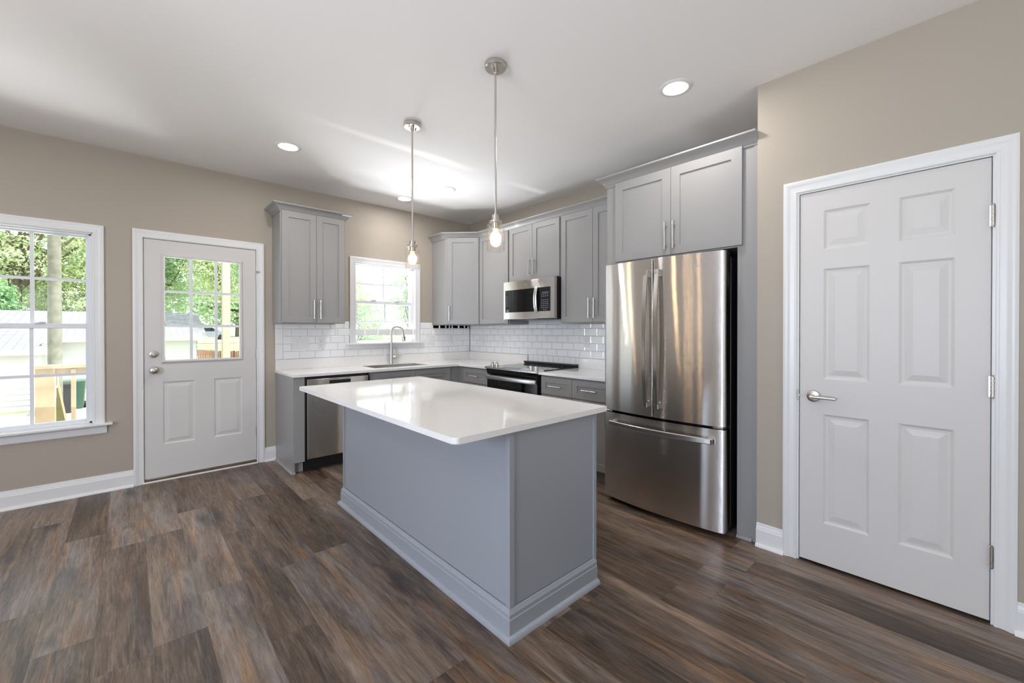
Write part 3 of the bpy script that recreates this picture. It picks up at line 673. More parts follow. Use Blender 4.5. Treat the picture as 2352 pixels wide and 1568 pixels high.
# refrigerator surround: side panels, over-fridge cabinet, crown, filler
def fridge_cabinet():
    y0, y1 = -2.731, YJ + .002          # left face, right end (against alcove return)
    t = thing('refrigerator_cabinet', 'tall grey cabinet surround with two doors above the refrigerator', 'cabinet', (0, y0, 0), RW)
    W = y0 - y1; f = .6886; zb, zt = 1.806, 2.432
    MB().box(0, -f, 0, .020, -.001, zt).build('side_panel', 'cab', t, smooth=False)
    mb = MB(); mb.box(.020, -f, zb, W-.115, -.001, zt); mb.build('body', 'cab', t, smooth=False)
    MB().box(W-.1155, -f+.001, 0, W-.094, -.001, zt).build('side_panel', 'cab', t, smooth=False)
    mb = MB(); mb.box(W-.094, -f+.002, 0, W-.022, -f+.024, zt).box(W-.022, -f-.004, 0, W, -f+.024, zt); mb.build('filler_strip', 'cab', t, smooth=False)
    shoe = [(0,0),(.016,0),(.015,.008),(.010,.015),(.003,.018),(0,.018)]
    MB().sweep([(W-.1155,-f+.001,0),(W-.028,-f+.001,0)], shoe, (0,0,1)).build('shoe_moulding', 'cab', t)
    a, m, b = .085, .5359, .9965
    yd = -.7086
    for x0, x1, s in ((a, m, 'R'), (m, b, 'L')):
        d = shaker(t, 'door', x0+.0013, x1-.0013, 1.8147, 2.4205, yd, rail=.064)
        bar_pull(d, x1-.030 if s == 'R' else x0+.030, 1.8147+.040+.093, yd, .190)
    mb = MB().sweep([(0,-.372,UT-.002),(0,-f-.002,UT-.002),(W+.004,-f-.002,UT-.002)], CROWN, (0,0,1))
    mb.build('crown_moulding', 'cab', t)
fridge_cabinet()

def base_cabinet(name, label, loc, rz, w, fronts, depth=.615, hollow=False):
    """fronts: list of (x0, x1); each gets a drawer front over a door"""
    t = thing(name, label, 'cabinet', loc, rz)
    f = depth - .020; top = CT - SL
    mb = MB(); mb.box(.002, -f+.06, 0, w-.002, -.02, .10)
    if hollow: mb.box(0, -f, .10, .018, -.001, top-.001).box(w-.018, -f, .10, w, -.001, top-.001).box(.018, -f, .10, w-.018, -.001, .118).box(.018, -.012, .118, w-.018, -.001, top-.001).box(.018, -f, .118, w-.018, -f+.020, top-.001)
    else: mb.box(0, -f, .10, w, -.001, top-.001)
    mb.build('body', 'cab', t, smooth=False)
    for x0, x1 in fronts:
        d = MB().slab(x0+.0015, x1-.0015, .690, .852, -depth, .020, panels=[(x0+.058, x1-.058, .742, .802)], rings=SHAK).build('drawer', 'cab', t, smooth=False)
        bar_pull(d, (x0+x1)/2, .772, -depth, .150, vertical=False)
        d = shaker(t, 'door', x0+.0015, x1-.0015, .112, .682, -depth)
        bar_pull(d, x1-.030, .682-.038-.075, -depth, .150)
    return t
base_cabinet('base_cabinet', 'grey sink base cabinet under the window counter', (-1.702, 0, 0), 0, .962, [(.046, .505), (.505, .960)], hollow=True)
tag(MB().prism([(-.739,-.595),(-.739,-.001),(-.001,-.001),(-.001,-.662),(-.598,-.662),(-.598,-.595)], 0.0, CT-SL-.001).build('corner_base_cabinet', 'cab', smooth=False), 'plain grey corner base unit where the two counters meet', 'cabinet')
base_cabinet('base_cabinet', 'grey base cabinet with drawer left of the range', (0, -.663, 0), RW, .488, [(.022, .480)])
base_cabinet('base_cabinet', 'grey two drawer base cabinet between range and refrigerator', (0, -1.926, 0), RW, .800, [(.012, .386), (.386, .786)])
# end panel left of dishwasher
t = thing('end_panel', 'grey base cabinet end panel beside the back door', 'cabinet panel', (-2.4135, 0, 0))
mb = MB(); mb.box(0, -.590, 0, .018, -.001, CT-SL-.001); mb.build('panel', 'cab', t, smooth=False)
mb = MB(); mb.box(0, -.612, .100, .094, -.590, CT-SL-.001); mb.box(.018, -.555, 0, .094, -.535, .100); mb.build('front_stile', 'cab', t, smooth=False)
shoe = [(0,0),(.016,0),(.015,.008),(.010,.015),(.003,.018),(0,.018)]
MB().sweep([(0,-.002,0),(0,-.590,0),(.018,-.590,0)], shoe, (0,0,1)).build('shoe_moulding', 'cab', t)

# ------------------------------------------------------------------ countertops
def rounded(poly, rads, seg=6):
    out = []; n = len(poly)
    for i, (p, r) in enumerate(zip(poly, rads)):
        p = Vector(p); a = Vector(poly[i-1]); b = Vector(poly[(i+1) % n])
        if r <= 0: out.append(tuple(p)); continue
        d1 = (a-p).normalized(); d2 = (b-p).normalized(); c = p + (d1+d2)*r   # right-angle corners
        s, e = p + d1*r - c, p + d2*r - c; a0 = math.atan2(s.y, s.x); a1 = math.atan2(e.y, e.x)
        da = (a1-a0+PI) % (2*PI) - PI
        for k in range(seg+1):
            th = a0 + da*k/seg; out.append((c.x+r*math.cos(th), c.y+r*math.sin(th)))
    return out
SINK = (-1.600, -.500, -.945, -.128)     # x0,y0,x1,y1
def countertop():
    t = thing('countertop', 'white quartz countertop in the corner with the sink cut out', 'countertop', (0, 0, CT))
    xl, yf, yr, xf = -2.4185, -.6376, -1.150, -.6376
    z0, z1 = -SL, 0.0
    # slab as strips around the sink cut-out
    mb = MB(); X0, Y0, X1, Y1 = SINK
    xs = [xl, X0, X1, xf, -.001]; ys = [yr, yf, Y0, Y1, -.001]
    V = {}
    def solid(i, j):
        cx, cy = (xs[i]+xs[i+1])/2, (ys[j]+ys[j+1])/2
        if X0 < cx < X1 and Y0 < cy < Y1: return False
        return not (cx < xf and cy < yf)
    ok = lambda i, j: 0 <= i < 4 and 0 <= j < 4 and solid(i, j)
    for i in range(4):
        for j in range(4):
            if not solid(i, j): continue
            a, b, c, d = xs[i], xs[i+1], ys[j], ys[j+1]
            mb.face([(a,c,z1),(b,c,z1),(b,d,z1),(a,d,z1)]); mb.face([(a,d,z0),(b,d,z0),(b,c,z0),(a,c,z0)])
            if not ok(i-1,j): mb.face([(a,d,z1),(a,d,z0),(a,c,z0),(a,c,z1)])
            if not ok(i+1,j): mb.face([(b,c,z1),(b,c,z0),(b,d,z0),(b,d,z1)])
            if not ok(i,j-1): mb.face([(a,c,z1),(a,c,z0),(b,c,z0),(b,c,z1)])
            if not ok(i,j+1): mb.face([(b,d,z1),(b,d,z0),(a,d,z0),(a,d,z1)])
    bmesh.ops.remove_doubles(mb.bm, verts=mb.bm.verts, dist=1e-5)
    bmesh.ops.dissolve_limit(mb.bm, angle_limit=.01, verts=mb.bm.verts, edges=mb.bm.edges)
    ed = [e for e in mb.bm.edges if len(e.link_faces) == 2 and e.calc_face_angle(0) > 1.0 and max(v.co.z for v in e.verts) > -.001 and min(v.co.z for v in e.verts) > -.001]
    bmesh.ops.bevel(mb.bm, geom=ed, offset=.003, segments=2, profile=.5, affect='EDGES')
    mb.build('slab', 'quartz', t)
    mb = MB(); mb.box(xl+.002, -.021, 0, -.021, -.001, .1016, .0015).box(-.021, yr, 0, -.001, -.001, .1016, .0015); mb.build('upstand', 'quartz', t)
countertop()
t = thing('countertop', 'short white quartz countertop between range and refrigerator', 'countertop', (0, 0, CT))
MB().prism([(-.6376,-2.727),(-.001,-2.727),(-.001,-1.9215),(-.6376,-1.9215)], -SL, 0, .003).build('slab', 'quartz', t)
MB().box(-.021, -2.727, 0, -.001, -1.9075, .1016, .0015).build('upstand', 'quartz', t)

# ------------------------------------------------------------------ sink + faucet
t = thing('sink', 'undermount stainless sink below the window', 'sink', ((SINK[0]+SINK[2])/2, (SINK[1]+SINK[3])/2, CT-.215))
hx, hy = (SINK[2]-SINK[0])/2 - .002, (SINK[3]-SINK[1])/2 - .002
mb = MB(); zt = .215 - .004
for a, b in (((-hx,-hy),(hx,-hy)),((hx,-hy),(hx,hy)),((hx,hy),(-hx,hy)),((-hx,hy),(-hx,-hy))):
    mb.face([(a[0],a[1],zt),(b[0],b[1],zt),(b[0]*.94,b[1]*.94,0.004),(a[0]*.94,a[1]*.94,0.004)])
mb.face([(-hx*.94,-hy*.94,.004),(hx*.94,-hy*.94,.004),(hx*.94,hy*.94,.004),(-hx*.94,hy*.94,.004)])
mb.build('basin', 'steel_h', t, smooth=False)
MB().lathe((0,0,.004), (0,0,1), [(0,.001),(.03,.001),(.042,.004),(.044,.001)], 24).build('drain', 'nickel', t)
def faucet():
    bx, by = -1.212, -.078
    t = thing('faucet', 'tall brushed nickel gooseneck pull down faucet at the sink', 'faucet', (bx, by, CT))
    mb = MB().lathe((0,0,0), (0,0,1), [(0,0),(.027,0),(.027,.004),(.024,.010),(.0225,.02),(.0225,.10),(.019,.16),(.0135,.215),(.0125,.23)], 28)
    b = mb.build('body', 'nickel', t)
    R = .066; zc = .373; pts = [(0,0,.22),(0,0,.30)]; dx, dy = .90, -.43
    for k in range(15):
        a = PI - (PI*1.05)*k/14; r = R*math.cos(a) + R; pts.append((dx*r, dy*r, zc + R*math.sin(a)))
    MB().tube(pts, .0125, 18).build('spout', 'nickel', t)
    e = Vector(pts[-1]); e2 = e + Vector((dx*.014, dy*.014, -.10))
    d = (e2-e).normalized(); mb = MB(); mb.lathe(e - d*.005, d, [(.0128,0),(.0145,.004),(.0155,.03),(.0195,.075),(.021,.098),(.0195,.104),(0,.104)], 24)
    hd = mb.build('spray_head', 'nickel', t)
    c = e + d*.058 + Vector((dx*.0165, dy*.0165, 0)); MB().box(c.x-.006, c.y-.006, c.z-.014, c.x+.006, c.y+.006, c.z+.014, .003).build('spray_button', 'black', hd)
    mb = MB(); mb.cyl((.018,-.008,.075), (.048,-.022,.075), .0175, seg=20); mb.tube([(.040,-.018,.085),(.046,-.021,.110),(.044,-.020,.140)], [.0065,.006,.0052], 12)
    mb.build('lever', 'nickel', t)
faucet()

# ------------------------------------------------------------------ tile backsplash
TW, TH, GP = .1535, .0777, .0024
def tile_wall(mb, x0, x1, z0, z1, start, clip=(), first=0, vertical_cols=0.0):
    """running bond, local frame front -y; tiles bevelled. clip: rects without tile"""
    def tile(a, b, c, d):
        for p, q, r, s_ in clip:
            if a < q and b > p and c < s_ and d > r:
                # cut the tile to what lies outside the rectangle
                parts = []
                if a < p: parts.append((a, min(b, p), c, d))
                if b > q: parts.append((max(a, q), b, c, d))
                m0, m1 = max(a, p), min(b, q)
                if c < r: parts.append((m0, m1, c, r))
                if d > s_: parts.append((m0, m1, s_, d))
                for pr in parts: tile2(*pr)
                return
        tile2(a, b, c, d)
    def tile2(a, b, c, d):
        if b-a < .006 or d-c < .006: return
        a += GP/2; b -= GP/2; c += GP/2; d -= GP/2; bv = min(.0075, (b-a)*.3, (d-c)*.3)
        yb, yf = -.0045, -.0080
        O = [(a,yb,c),(b,yb,c),(b,yb,d),(a,yb,d)]; I = [(a+bv,yf,c+bv),(b-bv,yf,c+bv),(b-bv,yf,d-bv),(a+bv,yf,d-bv)]
        B = [(a,-.001,c),(b,-.001,c),(b,-.001,d),(a,-.001,d)]
        for q in range(4):
            r = (q+1) % 4; mb.face((O[q],O[r],I[r],I[q])); mb.face((B[q],B[r],O[r],O[q]))
        mb.face(I)
    z = z0; row = first
    while z < z1 - .004:
        zt = min(z+TH, z1); x = x0 + (start if row % 2 == 0 else start - TW/2)
        while x > x0: x -= TW
        while x < x1 - .001:
            a, b = max(x, x0), min(x+TW, x1)
            if b > a: tile(a, b, z, zt)
            x += TW
        z = zt; row += 1
    return tile
ZS = CT + .1016 + .001; ZT = ZS + 5*TH - .001
t = thing('tile_backsplash', 'white subway tile backsplash around the sink window', 'backsplash', (0, 0, ZS))
mb = MB(); xa = -2.417
TWin = (-1.683, -.776, .0, 1.5)
clipA = [(W2[0]-.062, W2[1]+.062, 1.143-.022-ZS, 2.0), (W2[0]-.075, W2[1]+.062, 1.083-ZS, 1.145-ZS)]
clipA = [(-1.676, -.783, 1.084-ZS, 2.0)]
tile = tile_wall(mb, xa+.0745, -.0095, 0, UB-.002-ZS, 0.0, clip=[(-1.835, -.608, 4*TH-.0005, 2.0), *clipA])
# full height top row beside the window
tile = tile_wall(mb, 0, 0, 0, 0, 0)
for a, b in ((-1.8345, -1.7375), (-1.7375, -1.678)): tile(a, b, 4*TH, 5*TH)
x = -.781
while x < -.609: tile(x, min(x+TW, -.609), 4*TH, 5*TH); x += TW
x = -.607
while x < -.01: tile(x, min(x+TW*.66, -.0095), 4*TH, UB-.002-ZS); x += TW*.66
# stacked edge column
for c, d in ((0, 2*TH), (2*TH, 4*TH), (4*TH, UB-.002-ZS)): tile(xa, xa+.0745, c, d)
mb.build('tiles', 'tile', t, smooth=False, merge=0)
mb = MB(); mb.box(xa, -.0042, 0, -1.677, -.0005, UB-.002-ZS).box(-.782, -.0042, 0, -.009, -.0005, UB-.002-ZS).box(-1.677, -.0042, 0, -.782, -.0005, 1.084-ZS)
mb.box(-1.834, -.0042, UB-.002-ZS, -1.677, -.0005, 5*TH).box(-.782, -.0042, UB-.002-ZS, -.611, -.0005, 5*TH)
mb.build('grout', 'grout', t, smooth=False)
t = thing('tile_backsplash', 'white subway tile backsplash behind the range', 'backsplash', (0, 0, ZS), RW)
mb = MB(); Y1 = 2.727
tile = tile_wall(mb, .0095, Y1, 0, UB-.002-ZS, .06)
z5 = UB-.002-ZS
x = 1.1545
while x < 1.92: tile(x, min(x+TW, 1.9195), z5, 1.404-ZS); x += TW
x = 1.1535
while x < 1.9065: tile(x, min(x+.0790, 1.9065), -.088, 0); x += .0790
mb.build('tiles', 'tile', t, smooth=False, merge=0)
mb = MB(); mb.box(.009, -.0042, 0, Y1, -.0005, z5).box(1.1545, -.0042, z5, 1.9195, -.0005, 1.404-ZS).box(1.1525, -.0042, -.09, 1.9065, -.0005, 0)
mb.build('grout', 'grout', t, smooth=False)

# outlets and switches
def plate_mesh(parent, gangs, kinds):
    w = .070 + (gangs-1)*.0455; h = .114
    MB().box(-w/2, -.0065, -h/2, w/2, -.0005, h/2, .0025, 2).build('plate', 'plate', parent)
    for g in range(gangs):
        cx = (g-(gangs-1)/2)*.0455
        if kinds[g] == 's':
            mb = MB(); mb.box(cx-.0165, -.0085, -.0335, cx+.0165, -.0055, .0335, .001); mb.build('rocker', 'plate', parent)
        else:
            MB().box(cx-.0165, -.0080, -.0335, cx+.0165, -.0055, .0335, .001).build('receptacle', 'plate', parent)
            mb = MB()
            for s in (-1, 1):
                for q in (-.0065, .0065): mb.box(cx+q-.0009, -.0084, s*.017-.0005, cx+q+.0009, -.0078, s*.017+.0085)
                mb.cyl((cx, -.0084, s*.017-.0075), (cx, -.0078, s*.017-.0075), .0024, seg=10)
            mb.build('slots', 'slot', parent, smooth=False)
def outlet(name, label, cat, loc, rz, gangs, kinds, group=None):
    t = thing(name, label, cat, loc, rz, group); plate_mesh(t, gangs, kinds); return t
ZO = 1.150
outlet('light_switch', 'white three gang rocker switch plate left of the sink window', 'switch', (-2.185, -.0085, ZO), 0, 3, 'sss')
outlet('wall_outlet', 'white wall outlet between the triple switch and the sink window', 'outlet', (-1.978, -.0085, ZO), 0, 1, 'o')
outlet('light_switch', 'white two gang switch plate right of the sink window', 'switch', (-.634, -.0085, 1.157), 0, 2, 'ss')
outlet('wall_outlet', 'white wall outlet under the diagonal corner cabinet on the window wall', 'outlet', (-.326, -.0085, 1.157), 0, 1, 'o')
outlet('wall_outlet', 'white wall outlet on the range wall nearest the corner', 'outlet', (-.0085, -.296, 1.154), RW, 1, 'o')
outlet('light_switch', 'white rocker switch on the range wall tiles left of the range', 'switch', (-.0085, -.685, 1.150), RW, 1, 's')
outlet('wall_outlet', 'white wall outlet right of the range near the refrigerator', 'outlet', (-.0085, -2.010, 1.166), RW, 1, 'o')

# ------------------------------------------------------------------ dishwasher
def dishwasher():
    x0, w = -2.318, .596
    t = thing('dishwasher', 'stainless dishwasher beside the grey end panel', 'dishwasher', (x0, 0, 0)); top = CT-SL
    MB().box(.002, -.585, .10, w-.002, -.03, top-.004).build('tub', 'black', t, smooth=False)
    d = MB(); d.box(.016, -.632, .118, w-.010, -.586, .772, .004, 2); dd = d.build('door', 'steel', t)
    MB().box(.016, -.632, .775, w-.010, -.586, .842, .004, 2).build('control_panel', 'steel', t)
    mb = MB(); mb.box(.21, -.634, .790, .41, -.630, .822, .001); mb.build('pocket_handle', 'black', t)
    MB().box(.004, -.560, 0, w-.004, -.535, .112).build('toe_kick', 'black', t, smooth=False)
    mb = MB(); mb.lathe((w-.045, -.632, .24), (0,-1,0), [(0,0),(.010,0),(.010,.0008),(0,.0008)], 20); mb.build('badge', 'chrome', t)
dishwasher()

# ------------------------------------------------------------------ range
def kitchen_range():
    y0 = -1.157; w = .760
    t = thing('range', 'black and stainless slide in electric range', 'range', (0, y0, 0), RW)
    MB().box(.004, -.600, .09, w-.004, -.03, .893).build('body', 'blackmetal', t, smooth=False)
    # glass cooktop
    MB().box(.0, -.560, .8945, w, -.024, .9025, .002).build('cooktop', 'blackglass', t)
    mb = MB()
    for cx, cy, r in ((.20,-.40,.095),(.56,-.40,.11),(.20,-.17,.075),(.56,-.17,.085),(.38,-.16,.05)):
        mb.lathe((cx, cy, .9026), (0,0,1), [(r-.002,0),(r-.002,.0002),(r,.0002),(r,0)], 40)
    mb.build('burner_marks', 'silver_print', t)
    # stainless sloped control strip on top front
    P = [(-.552,.9025),(-.560,.9075),(-.655,.9010),(-.668,.8960),(-.668,.8800),(-.640,.8740),(-.552,.8740)]
    mb = MB(); A = [mb.bm.verts.new((-.002, y, z)) for y, z in P]; B = [mb.bm.verts.new((w+.002, y, z)) for y, z in P]
    mb.bm.faces.new(A[::-1]); mb.bm.faces.new(B)
    for i in range(len(P)):
        j = (i+1) % len(P); mb.bm.faces.new((A[i], A[j], B[j], B[i]))
    cp = mb.build('control_panel', 'steel_b', t)
    mb = MB(); mb.face([(.235,-.572,.9069),(.510,-.572,.9069),(.510,-.640,.9025),(.235,-.640,.9025)]); mb.bm.faces.ensure_lookup_table()
    bmesh.ops.solidify(mb.bm, geom=mb.bm.faces[:], thickness=.0012); mb.build('touch_display', 'blackglass', cp)
    for x in (.058, .128, .640, .710):
        mb = MB(); mb.lathe((x, -.608, .9045), (0,-.07,1), [(0,0),(.023,0),(.023,.004),(.0185,.006),(.0175,.030),(.0155,.033),(0,.033)], 28)
        mb.box(x-.004, -.626, .930, x+.004, -.592, .9445, .0015); mb.build('knob', 'nickel', t)
    # black front fascia
    P = [(-.600,.874),(-.650,.874),(-.634,.822),(-.600,.822)]
    mb = MB(); A = [mb.bm.verts.new((.002, y, z)) for y, z in P]; B = [mb.bm.verts.new((w-.002, y, z)) for y, z in P]
    mb.bm.faces.new(A[::-1]); mb.bm.faces.new(B)
    for i in range(4):
        j = (i+1) % 4; mb.bm.faces.new((A[i], A[j], B[j], B[i]))
    mb.build('fascia', 'blackglass', t, smooth=False)
    d = MB().box(.004, -.640, .265, w-.004, -.601, .816, .004, 2).build('oven_door', 'blackglass', t)
    MB().box(.085, -.6415, .36, w-.085, -.6395, .70, .001).build('oven_window', 'ovenglass', d)
    # wide flat handle, bowed
    n = 16; mb = MB(); rings = []
    for i in range(n+1):
        u = i/n; x = .010 + u*(w-.020); bow = .020*(1-(2*u-1)**4)
        yy = -.655 - bow*.6
        rings.append([mb.bm.verts.new(p) for p in ((x, yy, .768), (x, yy-.010, .772), (x, yy-.013, .790), (x, yy-.010, .808), (x, yy, .814), (x, yy+.008, .806), (x, yy+.008, .776))])
    for A, B in zip(rings, rings[1:]):
        for i in range(7):
            j = (i+1) % 7; mb.bm.faces.new((A[i], A[j], B[j], B[i]))
    mb.bm.faces.new(rings[0][::-1]); mb.bm.faces.new(rings[-1])
    mb.box(.014, -.655, .774, .044, -.638, .808, .002); mb.box(w-.044, -.655, .774, w-.014, -.638, .808, .002)
    mb.build('handle', 'steel_b', d)
    MB().box(.004, -.640, .095, w-.004, -.601, .258, .004, 2).build('drawer', 'blackglass', t)
    MB().box(.01, -.57, 0, w-.01, -.10, .09).build('plinth', 'black', t, smooth=False)
    # rear vent rail
    mb = MB(); mb.box(.004, -.082, .9025, w-.004, -.0235, .914, .003).box(.0, -.090, .914, w, -.024, .930, .004, 2); mb.build('vent_rail', 'black', t)
kitchen_range()

# ------------------------------------------------------------------ microwave
def microwave():
    y0 = YB - .006; w = .756; z0, z1 = 1.4060, 1.8200; D = .400
    t = thing('microwave', 'stainless over the range microwave with black control panel', 'microwave', (0, y0, z0), RW); h = z1-z0
    MB().box(.003, -D+.034, .004, w-.003, -.004, h).build('case', 'black', t, smooth=False)
    hole = (.028, .705, .075, .318)
    f = MB().slab(0, w, 0, h, -D, .036, holes=[hole], ch=.003).build('front_frame', 'steel', t, smooth=False)
    MB().box(.028, -D+.004, .075, .500, -D+.030, .318).build('door_window', 'ovenglass', t, smooth=False)
    cp = MB().box(.500, -D+.001, .075, .705, -D+.030, .318, .003).build('control_panel', 'blackglass', t)
    mb = MB(); yk = -D+.0006
    MB().box(.590, yk, .262, .680, yk+.0012, .2655).build('heading_print', 'silver_print', cp, smooth=False)
    for r in range(9):
        for c in range(4):
            if r in (2,) or (r == 8 and c not in (1, 2)): continue
            x = .582 + c*.026; z = .244 - r*.0195
            mb.box(x, yk, z, x+.011, yk+.0012, z+.0045)
    mb.build('keypad_print', 'silver_print', cp, smooth=False)
    MB().box(.578, -D+.0002, .285, .685, -D+.002, .305).build('clock_display', 'ovenglass', cp, smooth=False)
    # curved handle
    n = 14; mb = MB(); rings = []
    for i in range(n+1):
        u = i/n; z = .066 + u*.260; bow = .024*(1-(2*u-1)**2)
        yy = -D - .006 - bow
        rings.append([mb.bm.verts.new(p) for p in ((.494, yy+.006, z), (.496, yy-.006, z), (.506, yy-.010, z), (.530, yy-.010, z), (.538, yy-.004, z), (.538, yy+.006, z))])
    for A, B in zip(rings, rings[1:]):
        for i in range(6):
            j = (i+1) % 6; mb.bm.faces.new((A[i], A[j], B[j], B[i]))
    mb.bm.faces.new(rings[0][::-1]); mb.bm.faces.new(rings[-1])
    mb.box(.497, -D-.010, .066, .536, -D+.004, .084, .002).box(.497, -D-.010, .308, .536, -D+.004, .326, .002)
    mb.build('handle', 'steel_b', t)
    mb = MB(); emblem(mb, w*.475, -D, h-.052, .013); mb.build('badge', 'nickel', t)
    # underside: vent, lamp lens, grease filter
    mb = MB(); mb.box(.02, -D+.04, -.006, w-.02, -.05, .004, .002); mb.build('underside_plate', 'blackmetal', t)
    MB().box(.30, -D+.05, -.0085, .45, -D+.11, -.0055, .001).build('lamp_lens', 'plate', t)
def emblem(mb, x, yf, z, r):
    """round monogram badge: double ring with a flowing script stroke"""
    def ring(rr, wd):
        mb.lathe((x, yf, z), (0,-1,0), [(rr-wd,0),(rr-wd,.0010),(rr,.0010),(rr,0)], 36)
    ring(r, r*.10)
    for k in range(4):
        a0 = k*PI/2 + .25; pts = [(x + r*.72*math.cos(a0+.25*i), yf-.0006, z + r*.72*math.sin(a0+.25*i)) for i in range(5)]
        mb.tube(pts, [r*.02, r*.06, r*.08, r*.06, r*.02], 8)
    g = [(-.40,-.05),(-.36,.25),(-.15,.38),(-.02,.22),(-.20,.05),(-.38,-.02),(-.30,-.30),(-.08,-.28),(.02,.0),(.10,.22),(.26,.36),(.36,.22),(.22,.04),(.12,.0),(.30,-.06),(.26,-.30),(.06,-.30)]
    mb.tube([(x+p*r*1.15, yf-.0008, z+q*r*1.15) for p, q in g], r*.065, 8)
microwave()

# ------------------------------------------------------------------ refrigerator
def refrigerator():
    y0, w = -2.7846, .8765
    t = thing('refrigerator', 'stainless french door refrigerator with bottom freezer drawer', 'refrigerator', (0, y0, 0), RW)
    zt = 1.781; c = w/2; FX = .7983; SAG = .036; BK = .722
    MB().box(.004, -.690, .035, w-.004, -.03, zt-.030, .003).build('case', 'blackmetal', t)
    MB().box(.010, -.717, .040, w-.010, -.690, zt-.020).build('door_gasket', 'black', t, smooth=False)
    def front(x): return -(FX + SAG*(1-((x-c)/c)**2))
    def panel(name, x0, x1, z0, z1, er=(.008,.008), par=t, mat='steel', n=26):
        pts = []
        for i in range(n+1):
            x = x0 + (x1-x0)*i/n; pts.append((x, front(x)))
        r0, r1 = er
        # rounded vertical edges
        P = [(x0, front(x0)+r0)] + [(x0+r0*(1-math.cos(a)), front(x0+r0)+r0*(1-math.sin(a))) for a in (PI*k/10 for k in range(1, 5))]
        P += [p for p in pts if x0+r0 <= p[0] <= x1-r1]
        P += [(x1-r1*(1-math.cos(a)), front(x1-r1)+r1*(1-math.sin(a))) for a in (PI*k/10 for k in range(4, 0, -1))] + [(x1, front(x1)+r1)]
        P += [(x1, -BK), (x0, -BK)]
        return MB().prism(P, z0, z1, .003, 2).build(name, mat, par)
    gap = .003; mid = .4185
    dl = panel('door', 0, mid-gap, .690, zt, (.012, .006)); dr = panel('door', mid+gap, w, .690, zt, (.006, .014))
    fz = panel('freezer_drawer', 0, w, .034, .672, (.012, .014))
    # door handles: flat vertical bars bowed outwards
    def vhandle(par, xc, z0, z1):
        n = 20; mb = MB(); rings = []; hw = .0165
        for i in range(n+1):
            u = i/n; z = z0 + u*(z1-z0); bow = .030*(1-(2*u-1)**2); yy = front(xc) - .030 - bow
            rings.append([mb.bm.verts.new(p) for p in ((xc-hw, yy+.012, z), (xc-hw, yy+.003, z), (xc-hw+.004, yy, z), (xc+hw-.004, yy, z), (xc+hw, yy+.003, z), (xc+hw, yy+.012, z))])
        for A, B in zip(rings, rings[1:]):
            for i in range(6):
                j = (i+1) % 6; mb.bm.faces.new((A[i], A[j], B[j], B[i]))
        mb.bm.faces.new(rings[0][::-1]); mb.bm.faces.new(rings[-1])
        yf = front(xc)
        mb.box(xc-hw+.002, yf-.034, z0, xc+hw-.002, yf+.004, z0+.045, .002).box(xc-hw+.002, yf-.034, z1-.045, xc+hw-.002, yf+.004, z1, .002)
        mb.build('handle', 'steel_h', par)
    vhandle(dl, mid-.040, .757, 1.702); vhandle(dr, mid+.042, .757, 1.702)
    n = 24; mb = MB(); rings = []
    for i in range(n+1):
        u = i/n; x = .070 + u*(w-.125); bow = .012*(1-(2*u-1)**2); yy = front(x) - .034 - bow; z = .598
        rings.append([mb.bm.verts.new(p) for p in ((x, yy+.013, z-.017), (x, yy+.003, z-.017), (x, yy, z-.013), (x, yy, z+.013), (x, yy+.003, z+.017), (x, yy+.013, z+.017))])
    for A, B in zip(rings, rings[1:]):
        for i in range(6):
            j = (i+1) % 6; mb.bm.faces.new((A[i], A[j], B[j], B[i]))
    mb.bm.faces.new(rings[0][::-1]); mb.bm.faces.new(rings[-1])
    for x in (.070, w-.055-.040): mb.box(x, front(x+.02)-.034, .583, x+.040, front(x+.02)+.006, .613, .002)
    mb.build('handle', 'steel_h', fz)
    mb = MB(); xb = .705; emblem(mb, xb, front(xb)+.0004, 1.704, .0175); mb.build('badge', 'chrome', dr)
    # hinges and feet
    for x in (.030, w-.070):
        MB().box(x, -.760, zt-.020, x+.045, -.640, zt+.004, .003).cyl((x+.0225, -.740, zt), (x+.0225, -.740, zt+.012), .013, seg=16).build('top_hinge', 'blackmetal', t)
    for x in (.008, w-.070): MB().box(x, -.806, .6745, x+.062, -.735, .6875, .003).build('middle_hinge', 'chrome', t)
    mb = MB(); mb.box(.02, -.700, .008, w-.02, -.660, .036); mb.build('toe_grille', 'black', t, smooth=False)
    for x in (.06, w-.06):
        for y in (-.67, -.12): MB().cyl((x, y, 0), (x, y, .038), .018, seg=14).build('foot', 'black', t)
refrigerator()

